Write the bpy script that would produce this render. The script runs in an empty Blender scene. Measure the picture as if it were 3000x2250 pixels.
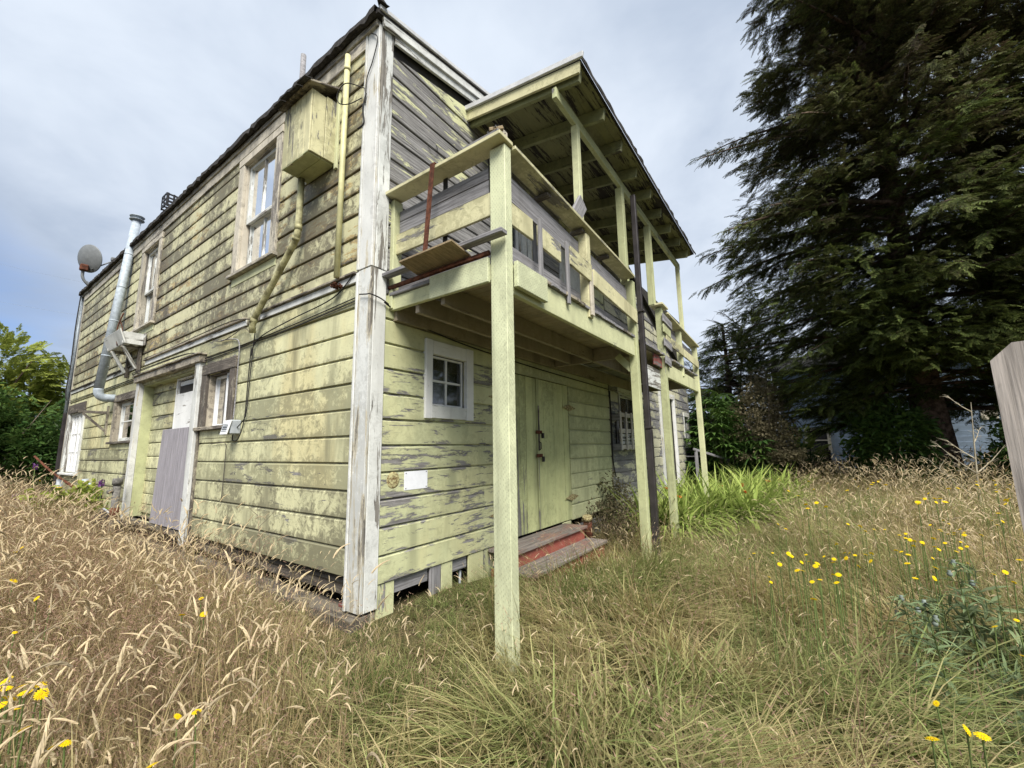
import bpy, bmesh, math, random
import numpy as np
from mathutils import Vector, Matrix, Euler, noise as mnoise

random.seed(7)
rng = np.random.default_rng(7)
scene = bpy.context.scene
COL = scene.collection

# ------------------------------------------------------------------ camera
CAM_R = ((0.5718881631178627, -0.8201392186162455, -0.017764880332014645),
         (0.11445067943594345, 0.10121367038740807, -0.9882594977552001),
         (0.8123084210214292, 0.5631407062309056, 0.1517483908429647))   # right, down, forward in the world
CAM_P = (-2.12417891, -2.92942549, 1.22293836)
CAM_F = 1214.267                                                           # focal length in pixels of a 3000 px frame
cd = bpy.data.cameras.new('camera')
cam = bpy.data.objects.new('camera', cd); COL.objects.link(cam)
r, d, f = (Vector(v) for v in CAM_R)
cam.matrix_world = Matrix(((r.x, -d.x, -f.x, CAM_P[0]), (r.y, -d.y, -f.y, CAM_P[1]), (r.z, -d.z, -f.z, CAM_P[2]), (0, 0, 0, 1)))
cd.sensor_width = 36; cd.sensor_fit = 'HORIZONTAL'; cd.lens = 36 * CAM_F / 3000
cd.clip_start = 0.05; cd.clip_end = 2000
scene.camera = cam

def pix(u, v, axis, val):
    """the point where the photograph's pixel (u, v) meets the plane axis = val"""
    k = ((u - 1500) / CAM_F, (v - 1125) / CAM_F, 1.0)
    w = [sum(CAM_R[i][j] * k[i] for i in range(3)) for j in range(3)]
    t = (val - CAM_P[axis]) / w[axis]
    return Vector([CAM_P[j] + t * w[j] for j in range(3)])

# ------------------------------------------------------------------ light
SUN_DIR = Vector((-0.62, -0.66, 1.12)).normalized()      # towards the sun
sl = bpy.data.lights.new('sun', 'SUN'); sl.energy = 2.65; sl.angle = math.radians(30); sl.color = (1.0, 0.95, 0.87)
so = bpy.data.objects.new('sun', sl); COL.objects.link(so)
so.rotation_euler = (-SUN_DIR).to_track_quat('-Z', 'Y').to_euler()
world = bpy.data.worlds.new('World'); scene.world = world; world.use_nodes = True
vs = scene.view_settings
vs.view_transform = 'Standard'; vs.look = 'None'; vs.gamma = 1; vs.use_curve_mapping = False; vs.exposure = 1.5
scene.render.engine = 'CYCLES'
scene.cycles.use_denoising = True
scene.cycles.max_bounces = 5; scene.cycles.diffuse_bounces = 2; scene.cycles.glossy_bounces = 3
scene.cycles.transmission_bounces = 4; scene.cycles.transparent_max_bounces = 8
scene.cycles.sample_clamp_indirect = 6

class NT:
    """short-hand for building a node tree"""
    def __init__(s, tree): s.t = tree; s.t.nodes.clear()
    def n(s, kind, ins=None, **props):
        nd = s.t.nodes.new(kind)
        for k, v in props.items(): setattr(nd, k, v)
        for k, v in (ins or {}).items():
            if hasattr(v, 'is_linked') or isinstance(v, bpy.types.NodeSocket): s.t.links.new(v, nd.inputs[k])
            else: nd.inputs[k].default_value = v
        return nd
    def m(s, op, a, b=0.0, c=0.0, clamp=False):
        nd = s.t.nodes.new('ShaderNodeMath'); nd.operation = op; nd.use_clamp = clamp
        for i, v in enumerate((a, b, c)):
            if isinstance(v, bpy.types.NodeSocket): s.t.links.new(v, nd.inputs[i])
            else: nd.inputs[i].default_value = v
        return nd.outputs[0]
    def vm(s, op, a, b=(0, 0, 0)):
        nd = s.t.nodes.new('ShaderNodeVectorMath'); nd.operation = op
        for i, v in enumerate((a, b)):
            if isinstance(v, bpy.types.NodeSocket): s.t.links.new(v, nd.inputs[i])
            else: nd.inputs[i].default_value = v
        return nd.outputs['Value'] if op in ('DOT_PRODUCT', 'LENGTH') else nd.outputs[0]
    def mix(s, fac, a, b, mode='MIX'):
        nd = s.t.nodes.new('ShaderNodeMix'); nd.data_type = 'RGBA'; nd.blend_type = mode
        for sock, v in ((nd.inputs[0], fac), (nd.inputs[6], a), (nd.inputs[7], b)):
            if isinstance(v, bpy.types.NodeSocket): s.t.links.new(v, sock)
            else: sock.default_value = v if not isinstance(v, tuple) else (*v[:3], 1.0)
        return nd.outputs[2]
    def noise(s, vec, scale=1.0, detail=4.0, rough=0.55, dist=0.0):
        return s.n('ShaderNodeTexNoise', {'Vector': vec, 'Scale': scale, 'Detail': detail, 'Roughness': rough, 'Distortion': dist}).outputs[0]
    def step(s, v, lo, hi):
        nd = s.n('ShaderNodeMapRange', {'Value': v, 'From Min': lo, 'From Max': hi}, interpolation_type='SMOOTHSTEP'); return nd.outputs[0]
    def link(s, a, b): s.t.links.new(a, b)

def build_world():
    w = NT(world.node_tree)
    sky = w.n('ShaderNodeTexSky', sky_type='NISHITA', sun_disc=False)
    sky.sun_elevation = math.asin(SUN_DIR.z); sky.sun_rotation = math.atan2(SUN_DIR.x, SUN_DIR.y)
    sky.air_density = 1.0; sky.dust_density = 1.0; sky.ozone_density = 2.0
    g = w.n('ShaderNodeTexCoord').outputs['Generated']
    sep = w.n('ShaderNodeSeparateXYZ', {0: g})
    h = w.m('ADD', w.m('MAXIMUM', sep.outputs[2], 0.0), 0.22)
    flat = w.n('ShaderNodeCombineXYZ', {0: w.m('DIVIDE', sep.outputs[0], h), 1: w.m('DIVIDE', sep.outputs[1], h), 2: 0.0}).outputs[0]
    big = w.noise(w.vm('ADD', flat, (-9.0, -14.0, 0)), 0.85, 4, 0.5, 0.35)
    fine = w.noise(w.vm('ADD', flat, (9.0, 4.0, 2.0)), 2.6, 5, 0.55, 0.3)
    tone = w.step(w.m('ADD', w.m('MULTIPLY', big, 0.60), w.m('MULTIPLY', fine, 0.40)), 0.32, 0.66)
    cloud = w.mix(tone, (1.5, 1.82, 2.36), (2.85, 3.14, 3.56))
    # the bank of cloud breaks open low down beyond the far end of the house
    gap = w.vm('DOT_PRODUCT', g, tuple(Vector((-0.22, 1.0, 0.10)).normalized()))
    gapm = w.m('MULTIPLY', w.step(w.m('ADD', gap, w.m('MULTIPLY', w.m('SUBTRACT', fine, 0.5), 0.10)), 0.915, 0.985), 0.9)
    col = w.mix(gapm, cloud, w.mix(0.6, w.mix(1.0, sky.outputs[0], (0.7, 0.7, 0.7), 'MULTIPLY'), (0.52, 1.05, 2.5)))
    bg = w.n('ShaderNodeBackground', {'Color': col, 'Strength': 0.1})
    out = w.n('ShaderNodeOutputWorld'); w.link(bg.outputs[0], out.inputs[0])
build_world()

# ------------------------------------------------------------------ materials
def new_mat(name):
    m = bpy.data.materials.new(name); m.use_nodes = True
    return m, NT(m.node_tree)

def finish(nt, color, rough=0.7, bump=None, bump_strength=0.4, bump_dist=0.01, spec=0.3, metallic=0.0):
    ins = {'Base Color': color if isinstance(color, bpy.types.NodeSocket) else (*color, 1), 'Roughness': rough, 'Specular IOR Level': spec, 'Metallic': metallic}
    if bump is not None:
        ins['Normal'] = nt.n('ShaderNodeBump', {'Height': bump, 'Strength': bump_strength, 'Distance': bump_dist}).outputs[0]
    p = nt.n('ShaderNodeBsdfPrincipled', ins)
    o = nt.n('ShaderNodeOutputMaterial'); nt.link(p.outputs[0], o.inputs[0])
    return p

def mapped(nt, vec, sc):
    return nt.vm('MULTIPLY', vec, sc)

def painted(name, paint, wood=(0.25, 0.245, 0.245), peel=0.3, dirt=0.3, mildew=0.0, flake=(1.6, 9, 9), under=None, incised=False,
            dirtcol=(0.06, 0.055, 0.04), wood_dark=0.35, yellowing=0.0, peel_soft=0.013):
    """old paint on boards; local X runs along the grain"""
    m, nt = new_mat(name)
    ob = nt.n('ShaderNodeTexCoord').outputs['Object']
    rnd = nt.n('ShaderNodeObjectInfo').outputs['Random']
    pos = nt.n('ShaderNodeNewGeometry').outputs['Position']
    off = nt.vm('ADD', ob, nt.n('ShaderNodeCombineXYZ', {0: nt.m('MULTIPLY', rnd, 57.0), 1: nt.m('MULTIPLY', rnd, 13.0), 2: nt.m('MULTIPLY', rnd, 31.0)}).outputs[0])
    grain = nt.noise(mapped(nt, off, (2.0, 55, 55)), 1.0, 5, 0.6, 0.3)
    fibre = nt.noise(mapped(nt, off, (7.0, 170, 170)), 1.0, 3, 0.6)
    flakes = nt.noise(mapped(nt, off, flake), 1.0, 6, 0.74, 0.35)
    big = nt.noise(pos, 0.75, 3, 0.5, 0.3)
    mid = nt.noise(pos, 3.3, 4, 0.6)
    edgez = nt.step(nt.m('ABSOLUTE', nt.n('ShaderNodeSeparateXYZ', {0: ob}).outputs[2]), 0.050, 0.113)
    # bare wood
    wc = nt.mix(nt.step(grain, 0.32, 0.68), tuple(c * wood_dark for c in wood), wood)
    wc = nt.mix(nt.m('MULTIPLY', nt.step(fibre, 0.4, 0.75), 0.45), wc, tuple(min(1, c * 1.45) for c in wood))
    # paint
    pc = nt.mix(nt.step(mid, 0.3, 0.7), tuple(c * 0.86 for c in paint), tuple(min(1, c * 1.07) for c in paint))
    pc = nt.mix(nt.m('MULTIPLY', rnd, 0.35), pc, tuple(c * q for c, q in zip(paint, (0.86, 0.9, 0.9))))
    if yellowing:
        ym = nt.m('MULTIPLY', nt.step(nt.noise(mapped(nt, pos, (1.3, 1.3, 0.45)), 1.0, 4, 0.6), 0.46, 0.66), yellowing)
        pc = nt.mix(ym, pc, (0.60, 0.50, 0.24))
    # peeling
    sel = nt.m('ADD', nt.m('ADD', nt.m('MULTIPLY', flakes, 0.62), nt.m('MULTIPLY', big, 0.30)), nt.m('MULTIPLY', rnd, 0.08))
    sel = nt.m('ADD', sel, nt.m('MULTIPLY', edgez, 0.035))
    thr = 0.72 - 0.40 * peel
    mask = nt.step(sel, thr, thr + peel_soft)
    col = pc
    if under:
        col = nt.mix(nt.step(sel, thr - 0.045, thr - 0.045 + peel_soft), col, under)
    col = nt.mix(mask, col, wc)
    edge = nt.m('MULTIPLY', nt.step(sel, thr - 0.016, thr), nt.m('SUBTRACT', 1.0, nt.step(sel, thr + peel_soft * 0.6, thr + peel_soft + 0.012)))
    col = nt.mix(nt.m('MULTIPLY', edge, 0.30), col, tuple(c * 0.4 for c in wood))  # shadow along the flake edges, darkened into the colour
    # hairline cracks in the paint, along the grain
    crack = nt.m('MULTIPLY', nt.step(nt.noise(mapped(nt, off, (3.0, 90, 90)), 1.0, 4, 0.7, 0.4), 0.62, 0.70), 0.45)
    col = nt.mix(nt.m('MULTIPLY', crack, nt.m('SUBTRACT', 1.0, mask)), col, tuple(c * 0.55 for c in wood))
    # dirt runs and mildew specks
    run = nt.noise(mapped(nt, pos, (3.2, 3.2, 0.55)), 1.0, 4, 0.62, 0.2)
    dm = nt.m('MULTIPLY', nt.step(run, 0.50, 0.74), dirt)
    if mildew:
        run2 = nt.noise(mapped(nt, pos, (7.0, 7.0, 0.7)), 1.0, 4, 0.65)
        speck = nt.noise(pos, 12.0, 6, 0.80, 0.8)
        bigm = nt.noise(mapped(nt, nt.vm('ADD', pos, (5.0, 2.0, 9.0)), (1.15, 1.15, 0.8)), 1.0, 4, 0.60, 0.7)
        mm = nt.m('MULTIPLY', nt.step(nt.m('ADD', nt.m('ADD', nt.m('MULTIPLY', speck, 0.52), nt.m('MULTIPLY', bigm, 0.36)), nt.m('ADD', nt.m('ADD', nt.m('MULTIPLY', rnd, 0.09), nt.m('MULTIPLY', edgez, 0.06)), nt.m('MULTIPLY', run2, 0.14))), 0.545 - 0.05 * mildew, 0.65 - 0.05 * mildew), mildew * 0.88)
        dm = nt.m('MAXIMUM', dm, mm)
    fine = nt.m('MULTIPLY', nt.step(nt.noise(pos, 60.0, 3, 0.6), 0.60, 0.72), 0.35 * min(1.0, dirt + 0.2))
    dm = nt.m('MAXIMUM', dm, fine)
    col = nt.mix(dm, col, dirtcol)
    height = nt.m('ADD', nt.m('MULTIPLY', mask, -0.6), nt.m('MULTIPLY', grain, nt.m('ADD', nt.m('MULTIPLY', mask, 0.8), 0.25)))
    if incised:
        s = nt.n('ShaderNodeSeparateXYZ', {0: ob})
        v = nt.m('DIVIDE', nt.m('ADD', s.outputs[1], s.outputs[2]), 0.0135)
        row = nt.m('FLOOR', v)
        u = nt.m('FRACT', nt.m('ADD', nt.m('DIVIDE', s.outputs[0], 0.036), nt.m('MULTIPLY', row, 0.37)))
        dash = nt.m('MULTIPLY', nt.m('LESS_THAN', u, 0.36), nt.m('LESS_THAN', nt.m('ABSOLUTE', nt.m('SUBTRACT', nt.m('FRACT', v), 0.5)), 0.17))
        dash = nt.m('MULTIPLY', dash, nt.step(nt.noise(mapped(nt, ob, (30, 80, 80)), 1.0, 2), 0.30, 0.55))
        col = nt.mix(nt.m('MULTIPLY', dash, 0.5), col, tuple(c * 0.42 for c in paint))
        height = nt.m('ADD', height, nt.m('MULTIPLY', dash, -0.8))
    finish(nt, col, nt.m('ADD', 0.58, nt.m('MULTIPLY', mask, 0.3)), height, 0.55, 0.006, 0.25)
    return m

LIME = (0.56, 0.57, 0.345)
GREYWOOD = (0.25, 0.244, 0.24)
MAT = {}
MAT['left_upper'] = painted('mildewed lime paint', (0.54, 0.52, 0.33), GREYWOOD, peel=0.36, dirt=0.6, mildew=0.95, flake=(1.8, 8, 8), under=(0.42, 0.33, 0.16), dirtcol=(0.095, 0.082, 0.056))
MAT['left_lower'] = painted('worn lime paint', (0.60, 0.59, 0.365), GREYWOOD, peel=0.26, dirt=0.66, mildew=0.66, flake=(1.5, 7, 7), yellowing=0.42, dirtcol=(0.10, 0.095, 0.06))
MAT['left_base'] = painted('splash-stained lime paint', (0.56, 0.55, 0.34), GREYWOOD, peel=0.32, dirt=0.7, mildew=0.92, flake=(1.5, 7, 7), dirtcol=(0.12, 0.112, 0.075))
MAT['right_lower'] = painted('flaking lime paint', (0.53, 0.545, 0.325), (0.27, 0.262, 0.258), peel=0.44, dirt=0.38, mildew=0.25, flake=(3.0, 17, 17), yellowing=0.2, peel_soft=0.02)
MAT['right_clean'] = painted('lime paint, dusty', (0.53, 0.55, 0.32), (0.27, 0.262, 0.258), peel=0.14, dirt=0.5, mildew=0.35, flake=(3.0, 17, 17))
MAT['right_upper'] = painted('lime paint mostly gone', (0.54, 0.55, 0.33), (0.26, 0.255, 0.25), peel=0.665, dirt=0.15, flake=(1.2, 8, 8), under=(0.55, 0.56, 0.33), wood_dark=0.3)
MAT['grey_wall'] = painted('bleached peeling paint', (0.50, 0.49, 0.36), (0.25, 0.25, 0.26), peel=0.52, dirt=0.5, mildew=0.45, flake=(2, 6, 6), dirtcol=(0.09, 0.088, 0.08))
MAT['lime'] = painted('lime paint', LIME, GREYWOOD, peel=0.16, dirt=0.3, mildew=0.18)
MAT['lime_worn'] = painted('lime paint with lichen', (0.58, 0.55, 0.34), GREYWOOD, peel=0.36, dirt=0.4, mildew=0.45, dirtcol=(0.12, 0.11, 0.05))
MAT['lime_dull'] = painted('dull lime paint', (0.46, 0.48, 0.27), GREYWOOD, peel=0.27, dirt=0.45, mildew=0.25)
MAT['incised'] = painted('lime paint on incised timber', (0.60, 0.625, 0.41), GREYWOOD, peel=0.14, dirt=0.42, mildew=0.26, incised=True)
MAT['door'] = painted('lime door paint', (0.50, 0.53, 0.27), (0.27, 0.26, 0.25), peel=0.32, dirt=0.55, mildew=0.4, flake=(0.7, 16, 16))
MAT['white'] = painted('old white paint', (0.64, 0.645, 0.625), (0.25, 0.235, 0.21), peel=0.31, dirt=0.42, mildew=0.3, flake=(1.6, 16, 16), under=(0.52, 0.48, 0.38))
MAT['white_worn'] = painted('white paint flaking to wood', (0.63, 0.64, 0.62), (0.25, 0.235, 0.21), peel=0.44, dirt=0.35, mildew=0.25, flake=(1.3, 13, 13))
MAT['white_clean'] = painted('white window paint', (0.72, 0.72, 0.71), (0.33, 0.31, 0.28), peel=0.22, dirt=0.22)
MAT['cream'] = painted('cream trim paint', (0.52, 0.475, 0.39), (0.27, 0.25, 0.23), peel=0.46, dirt=0.5, mildew=0.5, flake=(1.5, 12, 12))
MAT['dark_trim'] = painted('blackened trim', (0.36, 0.32, 0.25), (0.16, 0.14, 0.12), peel=0.55, dirt=0.6, mildew=0.8, dirtcol=(0.06, 0.052, 0.045))
MAT['grey_wood'] = painted('bare grey wood', (0.25, 0.25, 0.26), (0.27, 0.265, 0.275), peel=1.0, dirt=0.25, wood_dark=0.42)
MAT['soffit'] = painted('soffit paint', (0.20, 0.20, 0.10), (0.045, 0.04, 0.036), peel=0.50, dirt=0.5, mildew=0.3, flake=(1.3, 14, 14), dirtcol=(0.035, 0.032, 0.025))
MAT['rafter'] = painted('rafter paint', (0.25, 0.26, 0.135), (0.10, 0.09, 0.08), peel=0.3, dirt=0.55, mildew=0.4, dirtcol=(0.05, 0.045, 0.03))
MAT['joist'] = painted('old joist paint', (0.33, 0.28, 0.21), (0.20, 0.16, 0.12), peel=0.28, dirt=0.6, mildew=0.3)
MAT['pale_board'] = painted('pale bleached board', (0.5, 0.48, 0.44), (0.50, 0.47, 0.43), peel=1.0, dirt=0.25, wood_dark=0.6)
MAT['plywood'] = painted('bare grey plywood', (0.3, 0.29, 0.31), (0.30, 0.285, 0.31), peel=1.0, dirt=0.2, wood_dark=0.6)
MAT['brown_ply'] = painted('brown plywood', (0.30, 0.23, 0.14), (0.30, 0.23, 0.14), peel=1.0, dirt=0.3, wood_dark=0.6)
MAT['red'] = painted('red deck paint', (0.30, 0.085, 0.065), (0.20, 0.15, 0.13), peel=0.22, dirt=0.4, flake=(1.5, 12, 12))
MAT['old_red'] = painted('old red paint', (0.22, 0.07, 0.06), (0.22, 0.20, 0.19), peel=0.5, dirt=0.5)
MAT['tread'] = painted('worn brown tread', (0.22, 0.14, 0.12), (0.24, 0.21, 0.19), peel=0.62, dirt=0.35)
MAT['fence_grey'] = painted('weathered fence board', (0.3, 0.29, 0.28), (0.46, 0.41, 0.37), peel=1.0, dirt=0.2, wood_dark=0.45)
MAT['brown_fence'] = painted('dark brown fence', (0.06, 0.045, 0.035), (0.08, 0.06, 0.05), peel=1.0, dirt=0.3)
MAT['blue_siding'] = painted('pale blue siding paint', (0.26, 0.33, 0.42), (0.3, 0.3, 0.3), peel=0.05, dirt=0.25)

def plain(name, col, rough=0.6, spec=0.3, metallic=0.0, vary=0.25, scale=9.0, col2=None, bump=0.2):
    m, nt = new_mat(name)
    pos = nt.n('ShaderNodeNewGeometry').outputs['Position']
    a = nt.noise(pos, scale, 5, 0.62)
    c = nt.mix(nt.step(a, 0.35, 0.68), tuple(x * (1 - vary) for x in col), col2 or tuple(min(1, x * (1 + vary)) for x in col))
    finish(nt, c, nt.m('ADD', rough - 0.1, nt.m('MULTIPLY', a, 0.2)), nt.noise(pos, scale * 5, 3), bump, 0.004, spec, metallic)
    return m
MAT['galv'] = plain('galvanised steel', (0.34, 0.39, 0.44), 0.6, 0.4, 0.1, 0.18, 18)
MAT['old_pipe'] = plain('grimy pipe', (0.13, 0.125, 0.115), 0.8, 0.2, 0, 0.4, 25)
MAT['rust'] = plain('rust', (0.10, 0.038, 0.022), 0.85, 0.2, 0, 0.45, 22)
MAT['rusty_yellow'] = plain('rusty hinge', (0.22, 0.12, 0.05), 0.8, 0.2, 0, 0.5, 55, (0.48, 0.45, 0.24))
MAT['dark_metal'] = plain('dark brown metal', (0.028, 0.024, 0.025), 0.45, 0.4, 0.0, 0.25, 6)
MAT['black_iron'] = plain('black iron', (0.016, 0.015, 0.014), 0.6, 0.4)
MAT['cable'] = plain('cable sheath', (0.022, 0.021, 0.02), 0.7)
MAT['asphalt_roof'] = plain('asphalt roll roofing', (0.045, 0.042, 0.04), 0.92, 0.15, 0, 0.4, 30, None, 0.6)
MAT['metal_edge'] = plain('white drip edge', (0.52, 0.53, 0.54), 0.45, 0.4, 0.0, 0.12, 8)
MAT['dish'] = plain('dish grey', (0.15, 0.16, 0.165), 0.5, 0.4, 0, 0.1)
MAT['lime_pipe'] = plain('lime painted pipe', (0.55, 0.53, 0.29), 0.5, 0.35, 0, 0.16, 7, None, 0.1)
MAT['lime_pipe_dirty'] = plain('grimy lime pipe', (0.26, 0.24, 0.12), 0.6, 0.3, 0, 0.45, 9, (0.50, 0.48, 0.27), 0.15)
MAT['paper'] = plain('white paper', (0.70, 0.72, 0.76), 0.7, 0.2, 0, 0.05)
MAT['interior'] = plain('dim interior', (0.035, 0.033, 0.03), 0.9)
MAT['black_plastic'] = plain('black plastic', (0.02, 0.02, 0.022), 0.5)
MAT['grey_plastic'] = plain('grey plastic', (0.33, 0.36, 0.39), 0.5, 0.4, 0, 0.1)
MAT['yellow_band'] = plain('yellow band', (0.65, 0.42, 0.02), 0.5)
MAT['bark'] = plain('redwood bark', (0.085, 0.058, 0.043), 0.95, 0.1, 0, 0.4, 7, (0.19, 0.135, 0.105), 0.9)
MAT['twig'] = plain('grey twig', (0.16, 0.13, 0.10), 0.9, 0.1, 0, 0.3)
MAT['pale_stem'] = plain('bleached stem', (0.36, 0.32, 0.24), 0.9, 0.1, 0, 0.25)
MAT['cream_clean'] = plain('cream window frame', (0.50, 0.46, 0.36), 0.6)
MAT['window_white'] = plain('aluminium frame', (0.62, 0.63, 0.64), 0.45, 0.5, 0, 0.08)

def soil():
    m, nt = new_mat('soil and thatch')
    pos = nt.n('ShaderNodeNewGeometry').outputs['Position']
    a = nt.noise(pos, 2.2, 6, 0.65); b = nt.noise(pos, 45, 4, 0.7)
    c = nt.mix(nt.step(a, 0.35, 0.65), (0.060, 0.046, 0.026), (0.055, 0.060, 0.022))
    c = nt.mix(nt.step(b, 0.5, 0.7), c, (0.17, 0.13, 0.065))
    finish(nt, c, 0.95, b, 0.8, 0.03, 0.1)
    return m
MAT['soil'] = soil()

def glass_mat():
    m, nt = new_mat('old window glass')
    pos = nt.n('ShaderNodeNewGeometry').outputs['Position']
    nz = nt.n('ShaderNodeBump', {'Height': nt.noise(pos, 5.0, 2), 'Strength': 0.05, 'Distance': 0.02}).outputs[0]
    gl = nt.n('ShaderNodeBsdfGlossy', {'Color': (0.95, 0.97, 1, 1), 'Roughness': 0.04, 'Normal': nz})
    tr = nt.n('ShaderNodeBsdfTransparent', {'Color': (0.80, 0.84, 0.84, 1)})
    fr = nt.n('ShaderNodeFresnel', {'IOR': 1.52, 'Normal': nz}).outputs[0]
    mx = nt.n('ShaderNodeMixShader', {0: nt.m('ADD', nt.m('MULTIPLY', fr, 1.4), 0.05, clamp=True), 1: tr.outputs[0], 2: gl.outputs[0]})
    df = nt.n('ShaderNodeBsdfDiffuse', {'Color': (0.35, 0.36, 0.36, 1)})
    mx2 = nt.n('ShaderNodeMixShader', {0: nt.m('MULTIPLY', nt.step(nt.noise(pos, 3.0, 5, 0.65), 0.4, 0.75), 0.16), 1: mx.outputs[0], 2: df.outputs[0]})
    o = nt.n('ShaderNodeOutputMaterial'); nt.link(mx2.outputs[0], o.inputs[0])
    return m
MAT['glass'] = glass_mat()

def thin(name, colfn, trans=0.35, rough=0.75):
    """leaves and blades: diffuse front, some light through"""
    m, nt = new_mat(name)
    col = colfn(nt)
    di = nt.n('ShaderNodeBsdfPrincipled', {'Base Color': col, 'Roughness': rough, 'Specular IOR Level': 0.15})
    tl = nt.n('ShaderNodeBsdfTranslucent', {'Color': col})
    mx = nt.n('ShaderNodeMixShader', {0: trans, 1: di.outputs[0], 2: tl.outputs[0]})
    o = nt.n('ShaderNodeOutputMaterial'); nt.link(mx.outputs[0], o.inputs[0])
    return m
def ramp_by_attr(stops_lo, stops_hi, head=None):
    """colour along the blade ('h') mixed between two families by the plant's own tint; 'part' picks the seed head"""
    def fn(nt):
        h = nt.n('ShaderNodeAttribute', attribute_name='h').outputs['Fac']
        t = nt.n('ShaderNodeAttribute', attribute_type='INSTANCER', attribute_name='tint').outputs['Fac']
        rn = nt.n('ShaderNodeAttribute', attribute_name='rn').outputs['Fac']
        tt = nt.m('ADD', t, nt.m('MULTIPLY', nt.m('SUBTRACT', rn, 0.5), 0.55), clamp=True)
        lo = nt.mix(h, stops_lo[0], stops_lo[1]); hi = nt.mix(h, stops_hi[0], stops_hi[1])
        c = nt.mix(tt, lo, hi)
        if head:
            p = nt.n('ShaderNodeAttribute', attribute_name='part').outputs['Fac']
            c = nt.mix(p, c, nt.mix(tt, head[0], head[1]))
        return nt.mix(nt.m('MULTIPLY', nt.m('POWER', rn, 2.0), 0.55), c, (0.0, 0.0, 0.0))
    return fn
MAT['grass'] = thin('grass', ramp_by_attr(((0.17, 0.245, 0.075), (0.42, 0.48, 0.18)), ((0.42, 0.33, 0.16), (0.86, 0.70, 0.40))), 0.45)
MAT['tall_grass'] = thin('seeding grass', ramp_by_attr(((0.20, 0.23, 0.085), (0.48, 0.42, 0.21)), ((0.40, 0.31, 0.15), (0.70, 0.54, 0.30)), ((0.70, 0.60, 0.38), (0.80, 0.66, 0.44))), 0.4)
MAT['bent_grass'] = thin('fine red grass', ramp_by_attr(((0.18, 0.18, 0.075), (0.36, 0.27, 0.16)), ((0.28, 0.21, 0.11), (0.44, 0.29, 0.19)), ((0.42, 0.27, 0.20), (0.50, 0.33, 0.24))), 0.4)
MAT['strap'] = thin('strap leaf', ramp_by_attr(((0.10, 0.17, 0.035), (0.30, 0.43, 0.09)), ((0.18, 0.26, 0.05), (0.55, 0.62, 0.19))), 0.4, 0.5)
MAT['redwood'] = thin('redwood needles', ramp_by_attr(((0.034, 0.062, 0.016), (0.165, 0.205, 0.052)), ((0.040, 0.028, 0.018), (0.105, 0.072, 0.044))), 0.25)
MAT['dark_leaf'] = thin('dark green leaf', ramp_by_attr(((0.028, 0.070, 0.020), (0.065, 0.135, 0.034)), ((0.08, 0.14, 0.03), (0.17, 0.27, 0.06))), 0.3, 0.45)
MAT['bright_leaf'] = thin('yellow green leaf', ramp_by_attr(((0.11, 0.16, 0.03), (0.22, 0.28, 0.05)), ((0.22, 0.27, 0.05), (0.42, 0.46, 0.10))), 0.3)
MAT['khaki_leaf'] = thin('drying leaf', ramp_by_attr(((0.06, 0.065, 0.03), (0.13, 0.12, 0.06)), ((0.15, 0.13, 0.075), (0.27, 0.23, 0.14))), 0.3)
MAT['thistle_leaf'] = thin('thistle leaf', ramp_by_attr(((0.10, 0.15, 0.07), (0.20, 0.26, 0.13)), ((0.14, 0.19, 0.09), (0.28, 0.33, 0.17))), 0.25)
MAT['petal'] = thin('yellow petal', lambda nt: nt.n('ShaderNodeRGB').outputs[0], 0.3)
MAT['petal'].node_tree.nodes['RGB'].outputs[0].default_value = (0.85, 0.62, 0.01, 1)
MAT['flower_eye'] = plain('flower eye', (0.60, 0.33, 0.01), 0.8)
MAT['flower_stem'] = plain('flower stem', (0.10, 0.14, 0.04), 0.8)
MAT['orange_petal'] = plain('orange petal', (0.62, 0.11, 0.015), 0.6)
MAT['purple_petal'] = plain('purple petal', (0.12, 0.04, 0.16), 0.7)
MAT['thistle_head'] = plain('thistle head', (0.16, 0.19, 0.17), 0.8)
MAT['curtain'] = thin('net curtain', lambda nt: nt.n('ShaderNodeRGB').outputs[0], 0.45)
MAT['curtain'].node_tree.nodes['RGB'].outputs[0].default_value = (0.72, 0.74, 0.76, 1)

# ------------------------------------------------------------------ building blocks
WM = {}
def put(name, mesh, mat=None, parent=None, W=None):
    o = bpy.data.objects.new(name, mesh)
    COL.objects.link(o)
    if mat is not None and mesh is not None and not mesh.materials: mesh.materials.append(MAT[mat] if isinstance(mat, str) else mat)
    W = W or Matrix.Identity(4)
    WM[o] = W
    if parent is not None:
        o.parent = parent; o.matrix_basis = WM[parent].inverted() @ W
    else:
        o.matrix_basis = W
    return o
def tag(o, label, cat=None, group=None, kind=None):
    if label: o['label'] = label
    if cat: o['category'] = cat
    if group: o['group'] = group
    if kind: o['kind'] = kind
    return o
def thing(name, loc, label, cat, group=None):
    return tag(put(name, None, None, None, Matrix.Translation(loc)), label, cat, group)
def frame(x, y, z, loc):
    return Matrix(((x[0], y[0], z[0], loc[0]), (x[1], y[1], z[1], loc[1]), (x[2], y[2], z[2], loc[2]), (0, 0, 0, 1)))
def mesh_of(verts, faces, name='shape', smooth=False):
    me = bpy.data.meshes.new(name); me.from_pydata([tuple(v) for v in verts], [], faces); me.update()
    if smooth: me.polygons.foreach_set('use_smooth', [True] * len(me.polygons))
    return me
BOXES = {}
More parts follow.
